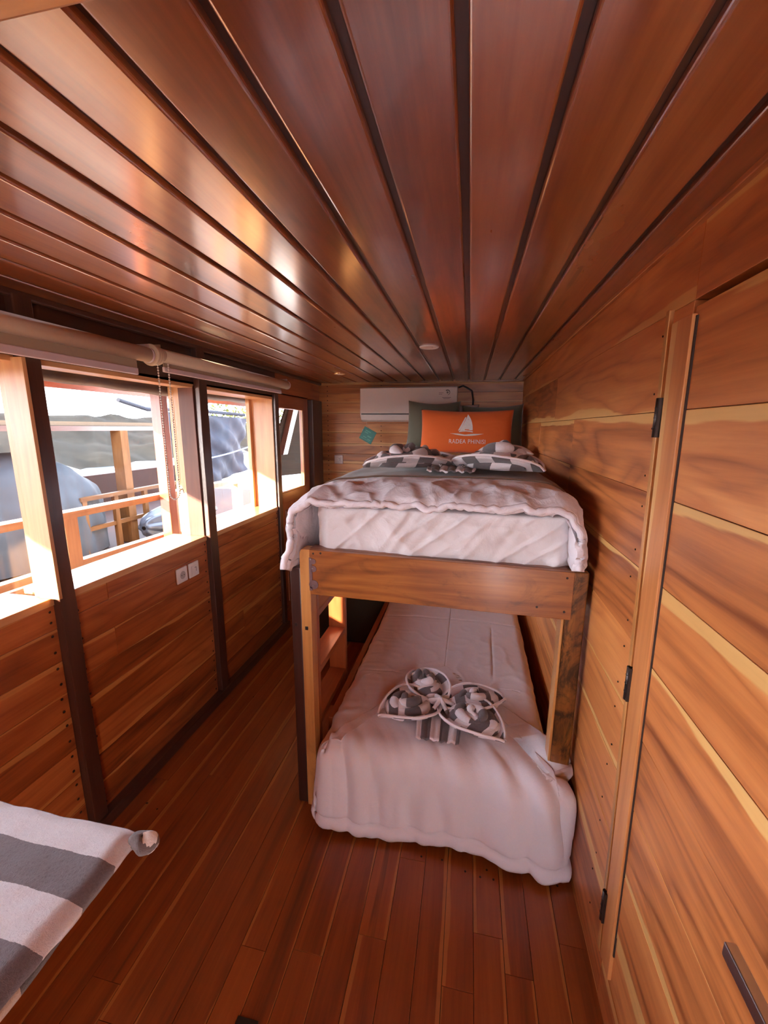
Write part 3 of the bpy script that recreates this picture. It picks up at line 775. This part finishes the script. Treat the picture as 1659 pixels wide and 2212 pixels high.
# ---------------------------------------------------- folded towel flowers
def petal(parent, ang, L, Wd, H, seed, tilt=0.0, flip=1, rollfat=1.0):
    R = Matrix.Rotation(ang, 4, 'Z')
    P0 = Vector(parent.location)
    def loc(p): return P0+(R @ Vector(p))
    # cupped leaf
    def half(u): return Wd*(math.sin(math.pi*min(1, u)**.85)**.75 if 0 < u < 1 else 0)*.5+.004
    def leaf(a, b):
        u = a; v = b*2-1; hw = half(u)
        lift = H*(.55*abs(v)**1.6)*math.sin(math.pi*u)**.5 if 0 < u < 1 else 0
        z = .012+lift+.02*ss(.8, 1, u)*0+.003*nz(u*5+seed, v*3)
        bend = .06*Wd*math.sin(u*math.pi)*flip
        return loc((u*L, v*hw*(1+.12*abs(v))+bend, z))
    m = MB(); m.grid(30, 18, leaf, lambda a, b: (a*L*.9+seed*.013, b*Wd*1.2+.02*seed))
    pt = m.build('petal', M_towel, parent, solid=.006)
    # rim hem
    for sg in (-1, 1):
        m = MB(); pts = [Vector(leaf(i/30, .5+.5*sg))+Vector((0, 0, .003)) for i in range(31)]
        m.tube(pts, lambda t: .0058, 6); m.build('hem', M_towel_edge, pt)
    # rolled centre: low mound with swirling folds laid over it
    cx_ = L*.52; hb = half(.52)*.80*rollfat; cy_ = .06*Wd*flip
    def mound(a, b):
        th = a*2*math.pi; rr = math.sin(b*math.pi)**.7
        return loc((cx_+L*.36*math.cos(b*math.pi)*-1, cy_+hb*rr*math.cos(th), max(.010, H*.34+H*.46*rr*math.sin(th)+.004*nz(b*9, th*2, seed))))
    m = MB(); m.grid(30, 24, mound, lambda a, b: (b*.34+a*.10+seed*.021, a*.2))
    bmesh.ops.remove_doubles(m.bm, verts=m.bm.verts, dist=.0003)
    m.build('rolled_fold', M_towel, pt, recalc=True)
    for j_, (ra, a0, a1, hz, tr) in enumerate(((.92, .5, 4.1, .52, .022), (.74, 3.3, 7.0, .70, .023), (.45, .4, 4.6, .90, .021), (.20, 2.5, 6.6, 1.02, .016))):
        pts = []
        for i in range(28):
            f_ = i/27; a = lerp(a0, a1, f_)*flip+seed*1.3; r_ = ra*(1-.22*f_)
            pts.append(loc((cx_+L*.31*r_*math.cos(a), cy_+hb*.88*r_*math.sin(a), H*hz*(.80+.20*math.sin(f_*math.pi)))))
        m = MB(); m.tube(pts, lambda t: tr*(Wd/.20)*(.25+.75*math.sin(min(1, t*1.15+.08)*math.pi)**.6 if 0 < t < .8 else .45), 10, uo=seed*.031+j_*.037); m.build('swirl_fold', M_towel, pt)
    return pt
def towel_flower(loc, sc, label, angs, seed):
    t = thing('folded_towel', label, 'towel', loc)
    def base(u, v):
        x = (u-.5)*.20*sc; y = (v-.5)*.36*sc-.03*sc
        return Vector(loc)+Vector((x*(1-.25*abs(v-.5)), y, .006+.004*nz(x*20, y*20, seed)+.004*math.cos((u-.5)*38)))
    m = MB(); m.grid(30, 30, base, lambda a, b: (a*.32*sc+.018, b*.4*sc)); m.build('centre_cloth', M_towel, t, solid=.008, offset=1)
    for i, (a, L, Wd, H) in enumerate(angs): petal(t, math.radians(a), L*sc, Wd*sc, H*sc, seed+i, flip=(1 if i % 2 else -1))
    # pinch knot in the middle
    m = MB()
    for k in range(6):
        a = k*math.pi/3; m.tube([Vector(loc)+Vector((math.cos(a)*r_*sc, math.sin(a)*r_*sc, .02+.035*(1-r_/.09))) for r_ in (.0, .03, .06, .09)], .008*sc+.002, 6)
    m.build('pinched_folds', M_towel, t)
    return t
towel_flower((-.075, 1.685, .409), 1.0, 'grey and white towel folded into a flower on the lower bunk', [(203, .285, .20, .075), (-31, .310, .20, .07), (22, .31, .16, .075), (118, .29, .17, .085)], 3)
towel_flower((-.075, 2.02, 1.464), 1.15, 'grey and white towel folded into a flower on the upper bunk', [(198, .37, .24, .085), (-24, .37, .24, .10), (30, .28, .17, .06), (148, .30, .20, .075)], 6)

# ---------------------------------------------------- striped towel on near shelf
sh = thing('wall_shelf', 'wooden shelf board on the left wall under the striped towel', 'shelf', (-1.05, .27, .86))
m = MB(); m.box(XL, -.66, .05, .50, .845, .868, 'y'); m.build('shelf_board', M_light, sh, bevel=.003)
m = MB(); m.prism([(XL, .60), (XL, .845), (-1.15, .845)], 'y', .26, .28, 'z'); m.build('bracket', M_dark, sh)
tw = thing('striped_towel', 'thick grey and white striped towel in the lower left corner', 'towel', (-1.0, .3, .87))
def tows(u, v):
    x = lerp(-1.42, -.578, u); y = lerp(.04, .556, v)
    e = ss(-.62, -.578, x); e2 = ss(.53, .556, y)
    z = .902+.004*nz(x*8, y*8)+.0025*nz(x*30, y*30, 2)-.012*e**2-.014*e2**2
    if x > -.66: x += .006*nz(y*14, 1)
    return (x, y+.004*nz(x*10, 3), z)
m = MB(); m.grid(80, 60, tows, lambda a, b: (lerp(.04, .556, b)-.490, a)); 
m.build('upper_layer', towel_mat('grey_white_wide_stripe_terry', 'x', .0645, bumpd=.006, grey=(.20, .175, .19), white=(.93, .90, .95)), tw, solid=.018)
m = MB(); m.grid(60, 60, lambda u, v: (lerp(-1.42, -.585-.006*math.sin(v*9), u), lerp(.05, .552, v), .884+.002*nz(u*9, v*9)), lambda a, b: (lerp(.04, .556, b)-.520, a))
m.build('under_layer', towel_mat('grey_peach_stripe_terry', 'x', .0645, bumpd=.006, grey=(.07, .055, .05), white=(.62, .45, .33)), tw, solid=.014)
m = MB()
m.grid(28, 18, lambda u, v: (-.566+.029*math.sin(v*math.pi)**.8*math.cos(u*6.2832)+.003*nz(u*4, v*4), .543+(.020+.004*math.cos(u*12.566))*math.sin(v*math.pi)**.8*math.sin(u*6.2832)-.006*math.exp(-((u-.78)/.06)**2), .888-.016*math.cos(v*math.pi)+.003*math.sin(u*12.6)),
       lambda a, b: ((.012 if math.cos(a*6.2832)+.25*math.sin(b*9) > .80 else .045), b*.03))
m.build('folded_corner', towel_mat('corner_terry', 'x', .031, bumpd=.006, grey=(.15, .115, .105), white=(.88, .80, .74)), tw)

# ---------------------------------------------------- dark canvas box behind ladder
bx = thing('storage_box', 'dark olive canvas box standing on the floor behind the ladder', 'box', (-.86, 3.1, 0))
m = MB(); m.box(-1.15, -.575, 2.90, 3.35, .012, .62, 'x', bev=.01); m.build('body', M_box, bx)
m = MB(); m.box(-1.158, -.567, 2.892, 3.358, .60, .66, 'x', bev=.006); m.build('lid', M_box, bx)
m = MB(); m.box(-1.145, -.58, 2.905, 3.345, 0, .03, 'x'); m.build('base', M_black, bx)

# ---------------------------------------------------- air conditioner
ac = thing('air_conditioner', 'white split air conditioner mounted high on the back wall', 'air conditioner', (-.565, 3.95, 1.86))
x0, x1 = -.995, -.122
def acy(z): return 3.80+.0*z
pts = [(4.0, 2.010), (3.815, 2.012), (3.80, 2.0), (3.795, 1.80), (3.800, 1.765), (3.83, 1.725), (3.87, 1.708), (4.0, 1.708)]
m = MB(); m.prism([(p[0], p[1]) for p in pts], 'x', x0, x1, 'x'); m.build('body', M_whiteplastic, ac, bevel=.006)
m = MB(); m.prism([(3.792, 1.782), (3.803, 1.782), (3.803, 2.004), (3.792, 2.002)], 'x', x0+.004, x1-.004, 'x'); m.build('front_panel', M_whiteplastic, ac, bevel=.003)
m = MB(); m.box(x0+.012, x1-.012, 3.793, 3.81, 1.770, 1.781, 'x'); m.build('air_slot', M_black, ac)
m = MB(); m.prism([(3.7975, 1.765), (3.83, 1.722), (3.835, 1.726), (3.803, 1.768)], 'x', x0+.06, x1-.06, 'x'); m.build('louvre', M_whiteplastic, ac, bevel=.001)
m = MB(); cx, cz = x1-.085, 1.958
m.tube([(cx+.020*math.cos(a*.1), 3.7915, cz+.020*math.sin(a*.1)) for a in range(-14, 24)], lambda t: .0015+.004*t, 6)
m.cyl((cx, 3.7925, cz), (cx, 3.790, cz), .009, 16)
for k, (a, b) in enumerate(((-.075, -.035), (-.075, -.045))): m.box(cx+a, cx+b, 3.7908, 3.7925, cz-.004-k*.012, cz-.001-k*.012, 'x')
m.box(cx-.045, cx+.03, 3.7908, 3.7925, cz-.045, cz-.041, 'x'); m.box(cx-.035, cx+.02, 3.7908, 3.7925, cz-.055, cz-.052, 'x')
m.build('logo_print', M_greyp, ac)
m = MB(); m.tube([(-.12, 3.985, 2.015), (-.08, 3.985, 2.03), (-.04, 3.985, 2.01), (.0, 3.985, 1.985), (.015, 3.985, 1.9), (.012, 3.985, 1.7)], .008, 8)
tag(m.build('power_cable', M_black), 'black cable running down the wall beside the air conditioner', 'cable')
# teal tag hanging on a thread
tt = thing('hanging_tag', 'teal card tag hanging by a thread under the air conditioner', 'tag', (-.935, 3.78, 1.6))
Rg = Matrix.Rotation(math.radians(28), 3, 'Y')
def tp(x, z, y=0): v = Rg @ Vector((x, 0, z)); return Vector((-.915+v.x, 3.765+y, 1.585+v.z))
m = MB(); vs = [m.bm.verts.new(tp(a*.062, b*.060)) for a, b in ((-1, -1), (1, -1), (1, 1), (-1, 1))]; m.bm.faces.new(vs)
m.build('card', M_teal, tt, solid=.004)
m = MB()
for (a, b, c, d) in ((-.04, .03, .015, .038), (-.04, .012, -.005, .022), (.0, -.01, .04, .0), (-.035, -.03, .0, -.022), (.01, -.035, .045, -.028), (-.045, -.045, .04, -.041)):
    vs = [m.bm.verts.new(tp(x_, z_, -.0028)) for x_, z_ in ((a, b), (c, b), (c, d), (a, d))]; m.bm.faces.new(vs)
m.build('card_print', plain('pale_teal_print', (.12, .42, .36), .5), tt)
m = MB(); m.tube([tp(0, .06), Vector((-.93, 3.79, 1.68)), Vector((-.935, 3.80, 1.73))], .0012, 5); m.build('thread', M_chain, tt)

# ---------------------------------------------------- sockets / switches
def plate(name, label, cat, loc, face, kind, size=.082, group=None):
    t = thing(name, label, cat, loc, group)
    def pt(a, b, d):   # a horizontal, b vertical, d out
        return Vector(loc)+(Vector((d, a, b)) if face == 'x' else Vector((a, -d, b)))
    def slab(nm, a0, a1, b0, b1, d0, d1, mat, bev=.003):
        p = pt(a0, b0, d0); q = pt(a1, b1, d1); m = MB()
        m.box(min(p.x, q.x), max(p.x, q.x), min(p.y, q.y), max(p.y, q.y), min(p.z, q.z), max(p.z, q.z), 'z', bev=bev)
        return m.build(nm, mat, t)
    h = size/2
    slab('face_plate', -h, h, -h, h, 0, .010, M_switch, .0045)
    if kind == 'switch':
        r = slab('rocker', -h*.55, h*.55, -h*.55, h*.55, .009, .013, M_switch, .001)
        slab('indicator', h*.0, h*.35, h*.22, h*.30, .0125, .0135, M_greyp, 0); slab('indicator', h*.27, h*.35, -h*.3, h*.30, .0125, .0135, M_greyp, 0)
    else:
        m = MB(); p0, p1 = pt(0, 0, .0095), pt(0, 0, .0112); m.cyl(p0, p1, h*.62, 28); m.build('recess_ring', M_switch, t)
        m = MB(); m.cyl(pt(0, 0, .0113), pt(0, 0, .0118), h*.52, 28); m.build('recess', plain('grey_recess', (.42, .39, .38), .4), t)
        for a in (-.0095, .0095): m = MB(); m.cyl(pt(a, 0, .0118), pt(a, 0, .0124), .0028, 10); m.build('pin_hole', M_black, t)
    return t
plate('wall_socket', 'white round pin socket below the window beside the switch', 'socket', (XL+.002, 1.832, .887), 'x', 'socket')
plate('light_switch', 'white light switch below the window right of the socket', 'switch', (XL+.002, 1.928, .886), 'x', 'switch')
plate('light_switch', 'white light switch on the back wall below the air conditioner', 'switch', (-1.268, 4.0, 1.343), 'y', 'switch', .088)
plate('wall_socket', 'small white socket partly behind the teal tag', 'socket', (-.985, 4.0, 1.60), 'y', 'socket', .08)

# ---------------------------------------------------- downlights
def downlight(x, y, label, ringmat, r):
    t = thing('ceiling_downlight', label, 'ceiling light', (x, y, ZC), 'recessed ceiling downlights')
    m = MB(); m.tube([(x+r*math.cos(k*math.pi/20), y+r*math.sin(k*math.pi/20), ZC-.001) for k in range(40)], .006, 8, closed=True); m.build('trim_ring', ringmat, t)
    m = MB(); m.cyl((x, y, ZC+.0), (x, y, ZC-.004), r*.98, 32); m.cyl((x, y, ZC-.002), (x, y, ZC-.006), r*.45, 24); m.build('diffuser', M_lampglass, t)
downlight(-.232, 2.335, 'white recessed downlight in the middle of the ceiling', M_switch, .046)
downlight(-1.04, 3.33, 'brass ringed recessed downlight near the far left ceiling corner', M_brass, .042)

# ---------------------------------------------------- roller blinds
def blind(y0, y1, zc, zbar0, zbar1, r, label, chain, ybar0, ybar1, drop):
    t = thing('roller_blind', label, 'roller blind', (-1.39, (y0+y1)/2, zc), 'rolled up roller blinds above the windows')
    m = MB(); m.cyl((-1.39, y0, zc), (-1.39, y1, zc), r, 32, grain='y'); m.build('fabric_roll', M_roller, t)
    m = MB(); m.box(-1.39-.0015, -1.39+.0015, ybar0, ybar1, zbar1-.002, zc, 'y'); m.build('fabric', M_rollcloth, t)
    m = MB(); m.box(-1.397, -1.383, ybar0, ybar1, zbar0, zbar1, 'y', bev=.003); m.build('bottom_bar', M_bar, t)
    for yy in (y0, y1):
        m = MB(); m.cyl((-1.39, yy-.006, zc), (-1.39, yy+.006, zc), r+.001, 28); m.box(XL, -1.385, yy-.004, yy+.004, zc-.02, zc+.045, 'z'); m.build('end_bracket', M_bar if yy == y1 else M_roller, t)
    return t
b1 = blind(.20, 1.672, 1.957, 1.866, 1.893, .031, 'long cream roller blind above the nearer windows with a deeper hanging strip', True, .24, 1.60, 0)
b2 = blind(1.745, 3.10, 1.968, 1.897, 1.920, .030, 'cream roller blind above the farther windows ending by the glazed door', False, 1.76, 2.99, 0)
# bead chain loop and its pulleys
m = MB()
for k, yy in enumerate((1.688, 1.706, 1.726)): m.cyl((-1.39, yy-.007, 1.96), (-1.39, yy+.007, 1.96), .046-.004*k, 28)
m.build('chain_pulley', M_roller, b2, bevel=.003)
ch = []
ya, yb, zt, zb = 1.700, 1.768, 1.93, 1.345
nb = 52
for i in range(nb): ch.append((-1.37, ya, lerp(zt, zb, i/nb)))
for i in range(11): a = math.pi*i/10; ch.append((-1.37, (ya+yb)/2-math.cos(a)*(yb-ya)/2, zb-math.sin(a)*.035))
for i in range(nb): ch.append((-1.37, yb, lerp(zb, zt, (i+1)/nb)))
m = MB()
for p in ch: m.sphere(p, .0042, 6)
m.tube(ch, .0012, 4)
c = m.build('bead_chain', M_chain, b2)
m = MB(); m.tube([(-1.37, yb+.004, 1.35), (-1.37, yb+.022, 1.352), (-1.37, yb+.03, 1.33)], .003, 6); m.build('chain_clip', M_chain, c)

# small dark floor plate at the very bottom
m = MB(); m.box(-.575, -.512, .70, .785, 0, .004, 'x', bev=.001)
tag(m.build('floor_plate', M_black), 'small black metal plate set on the floor at the bottom edge', 'floor plate')

# ============================================================ OUTSIDE
def bx_thing(name, label, cat, boxes, mat, group=None):
    pass
# eave above the side deck
m = MB(); 
for k in range(9): m.box(-2.86+k*.135, -2.86+k*.135+.132, -3, 6.5, 1.955, 1.985, 'y')
m.box(-2.88, -2.84, -3, 6.5, 1.915, 2.0, 'y')
struct(m.build('roof_eave', M_red))
m = MB()  # unseen wall, added to keep direct sun off the lower bed
for k in range(11): m.box(-2.66, -2.62, -5.2, -1.32, .70+k*.116, .814+k*.116, 'y')
struct(m.build('wall_sun_blocker', M_left))
m = MB(); m.tube([(-1.70, y, 1.855+.004*math.sin(y*5)+.002*math.sin(y*23)) for y in [.3+.06*i for i in range(47)]], lambda t: .030, 10)
tag(m.build('rolled_tarp', plain('brown_translucent_roll', (.10, .07, .065), .5, nscale=25, nvar=.4)), 'dusty rolled up rain curtain hanging outside along the window heads', 'rain curtain')
# railing of the side deck
rl = thing('deck_railing', 'sunlit wooden deck railing outside the windows', 'railing', (-2.33, 2.3, .0))
def rx(y): return -2.42+(y-1)*.06
def railseg(m, y0, y1, z0, z1, w):
    N = 8
    for i in range(N):
        a, b = lerp(y0, y1, i/N), lerp(y0, y1, (i+1)/N)
        xa, xb = rx(a), rx(b)
        P = [(xa-w/2, a, z0), (xa+w/2, a, z0), (xa+w/2, a, z1), (xa-w/2, a, z1)]; Q = [(xb-w/2, b, z0), (xb+w/2, b, z0), (xb+w/2, b, z1), (xb-w/2, b, z1)]
        A = [m.bm.verts.new(p) for p in P]; B = [m.bm.verts.new(p) for p in Q]; fs = []
        for k in range(4): fs.append(m.bm.faces.new((A[k], A[(k+1) % 4], B[(k+1) % 4], B[k])))
        if i == 0: fs.append(m.bm.faces.new(A))
        if i == N-1: fs.append(m.bm.faces.new(B))
        bmesh.ops.recalc_face_normals(m.bm, faces=fs)
        for f in fs: f.normal_update()
        m._tex(fs, 'y', (.5, .5))
m = MB(); railseg(m, .3, 4.42, 1.110, 1.150, .09); m.build('top_rail', M_rail, rl)
m = MB(); railseg(m, .3, 4.42, .795, .835, .06); m.build('lower_rail', M_rail, rl)
m = MB(); railseg(m, .3, 4.42, .735, .775, .09); m.build('foot_board', M_rail, rl)
for yy in (1.15, 2.02, 2.9, 3.75):
    m = MB(); m.box(rx(yy)-.035, rx(yy)+.035, yy-.045, yy+.045, .735, 1.115, 'z'); m.build('baluster', M_rail, rl, bevel=.003)
m = MB(); m.box(-2.26, -2.18, 2.69, 2.77, .735, 1.96, 'z')
tag(m.build('deck_post', M_red, bevel=.004), 'tall wooden deck post outside the middle window', 'post')
m = MB()
for k in range(8): m.box(-2.6+k*.12, -2.6+k*.12+.115, -3, 6.5, .70, .735, 'y')
m.box(-2.62, -2.56, -3, 6.5, -1.3, .73, 'y')
struct(m.build('side_deck', wood('pale_deck_boards', (.45, .3, .18), (.68, .52, .36), (.82, .68, .5), var=.15, rough=.5, coat=0)))
# boat side beyond the glazed door
m = MB(); m.prism([(4.40, 1.10), (4.46, 1.42), (4.90, 1.955), (6.3, 1.955), (6.3, .98)], 'x', -2.21, -2.19, 'z')
tag(m.build('dark_screen', plain('black_canvas', (.010, .007, .005), .95, spec=.02)), 'dark canvas screen seen through the glazed door', 'screen')
m = MB(); m.prism([(4.56, 1.34), (4.68, 1.34), (5.10, 1.955), (4.96, 1.955)], 'x', -2.185, -2.12, 'z')
tag(m.build('diagonal_brace', M_dark), 'slanting brown timber brace behind the glazed door', 'brace')
# water + shore
m = MB(); m.box(-80, -2.9, -60, 90, -1.3, -1.25, 'y'); struct(m.build('sea', M_sea))
m = MB()
def shore(u, v):
    x = lerp(-26, -40, u); y = lerp(-5, 70, v); h = u*3.2+.6*fbm(x*.3, y*.3)+.2
    return (x, y, -1.3+h*1.2)
m.grid(14, 60, shore); struct(m.build('shore', M_hill))
# neighbouring boat: hull deck, canopy, posts, rail
m = MB(); m.box(-7.0, -4.2, .5, 9.5, -1.3, .12, 'y'); m.box(-7, -6.9, .5, 9.5, .12, .75, 'y')
tag(m.build('boat_hull', M_boat), 'brown wooden boat moored alongside beyond the railing', 'boat')
cn = thing('boat_canopy', 'flat cream edged canopy roof over the moored boat', 'canopy', (-5.6, 3.2, 1.7))
m = MB(); m.box(-6.6, -4.45, .8, 5.3, 1.66, 1.705, 'y'); m.build('roof_sheet', M_trim, cn)
m = MB(); m.box(-4.5, -4.42, .8, 5.3, 1.60, 1.655, 'y'); m.build('edge_beam', M_dark, cn)
for yy in (4.72, 2.2):
    m = MB(); m.box(-4.55, -4.40, yy-.06, yy+.06, .121, 1.60, 'z'); m.build('canopy_post', M_boatrail, cn)
rr = thing('boat_bench_rail', 'low orange wooden rail on the deck of the moored boat', 'railing', (-4.4, 4.6, .1))
m = MB(); m.box(-4.43, -4.36, 3.95, 6.2, .79, .835, 'y'); m.build('rail', M_boatrail, rr)
for yy in (4.0, 4.45, 4.95, 5.6):
    m = MB(); m.box(-4.42, -4.37, yy-.03, yy+.03, .121, .79, 'z'); m.build('rail_post', M_boatrail, rr)
m = MB(); m.box(-4.42, -4.38, 4.0, 6.2, .42, .47, 'y'); m.build('mid_rail', M_boatrail, rr)
# covered motor under pale sheet
def cover(u, v):
    a = u*math.pi; b = v*2-1
    y = 3.75+b*.85; w = .55*(1-abs(b)**3.0)**.5+.08; zt = 1.36-.35*ss(.1, 1, b)-.10*ss(-.2, -1, b)
    x = -5.0-math.cos(a)*w; z = .15+(zt-.15)*math.sin(a)**.45
    d = .03*fbm(x*3, y*3, z*3)+.02*math.sin(y*22+z*4)*ss(1.2, .5, z)
    return (x+d, y, z+d*.5)
m = MB(); m.grid(60, 60, cover); tag(m.build('covered_motor', M_cover), 'bulky machine under a pale grey cover on the moored boat', 'covered machine')
def cover2(u, v):
    a = u*math.pi; y = lerp(1.7, 2.75, v); x = -4.9-math.cos(a)*.4; z = .14+.95*math.sin(a)**.3
    d = .04*math.sin(y*17+z*2)+.03*fbm(x*4, y*4, z*2); return (x+d, y+d, z)
m = MB(); m.grid(40, 60, cover2); tag(m.build('covered_cargo', M_tarp), 'cargo under a dark folded tarp at the left window', 'covered cargo')
# hanging tarp
def htarp(u, v):
    y = lerp(5.75, 8.15, u); zt = 1.88-.05*u; zb = .78-.12*math.sin(u*math.pi)+.0*u; z = lerp(zt, zb, v)
    x = -4.6+.10*math.sin(u*9+v*4)*(.3+.7*v)+.06*fbm(y*2, z*2, 1)+.03*math.sin((y*.6+z)*16)
    return (x, y-.25*v*(u-.5), z)
m = MB(); m.grid(80, 60, htarp); ht = m.build('hanging_tarp', M_tarp, solid=.01); tag(ht, 'large grey blue tarp hanging as a screen on the moored boat', 'tarp')
m = MB(); m.tube([(-4.45, lerp(5.7, 8.1, k/12), 1.10+.18*k/12-.05*math.sin(math.pi*k/12)) for k in range(13)], .012, 6); m.build('rope', plain('blue_rope', (.25, .3, .75), .6), ht)
m = MB(); m.tube([(-4.6, 4.9, 2.0), (-4.6, 5.4, 1.9), (-4.6, 6.4, 1.93), (-4.6, 8.1, 1.9)], .03, 8); m.build('ridge_pole', M_tarp, ht)
def bundle(u, v):
    a = u*2*math.pi; b = v*math.pi; y = 5.35-math.cos(b)*.75; r = (.05+.35*math.sin(b)**.8)*(1+.12*math.sin(a*6+v*9))
    return (-4.15+math.cos(a)*r*.6, y, max(.125, .34+math.sin(a)*r*.55))
m = MB(); m.grid(60, 40, bundle); tag(m.build('tarp_bundle', plain('black_tarp', (.03, .032, .04), .35, nscale=6, nvar=.5, bump=.5)), 'crumpled black tarp bundle on the deck of the moored boat', 'tarp bundle')
m = MB(); m.cyl((-4.3, 5.75, 1.75), (-4.33, 6.0, .121), .03, 8, mi=0); tag(m.build('white_pole', M_switch), 'thin white pole beside the canopy end', 'pole')
m = MB(); m.tube([(-3.2, 4.15, 1.80), (-3.2, 4.20, 1.72), (-3.2, 4.27, 1.70), (-3.2, 4.33, 1.76), (-3.2, 4.30, 1.80)], .018, 8)
# shrubs/trees on the shore
random.seed(3)
for i, (tx, ty, hh, lb) in enumerate(((-12.0, 19.0, 3.5, 'pale leafy tree on the shore above the hanging tarp'), (-13.0, 25.0, 3.7, 'pale leafy tree on the shore beside the window jamb'))):
    t = thing('shore_tree', lb, 'tree', (tx, ty, -1.2))
    m = MB(); m.tube([(tx, ty, -1.3), (tx+.1, ty, .6), (tx-.1, ty+.1, hh-1.6)], lambda q: .14-.08*q, 8); m.build('trunk', M_bark, t)
    m = MB()
    for k in range(900):
        a = random.uniform(0, 6.28); rr_ = random.random()**.5*2.1; zc = hh-1.3+random.uniform(-1, 1)*(1.5-rr_*.7)
        if nz(rr_*math.cos(a)*1.3+i*5, rr_*math.sin(a)*1.3, zc*1.2) < -.05: continue
        c = Vector((tx+rr_*math.cos(a), ty+rr_*math.sin(a), zc)); s_ = random.uniform(.06, .13)
        d1 = Vector((random.uniform(-1, 1), random.uniform(-1, 1), random.uniform(-1, 1))).normalized()*s_; d2 = d1.orthogonal().normalized()*s_*.5
        m.bm.faces.new([m.bm.verts.new(c+q) for q in (d1, d2, -d1, -d2)])
    m.build('crown', M_leaf, t)
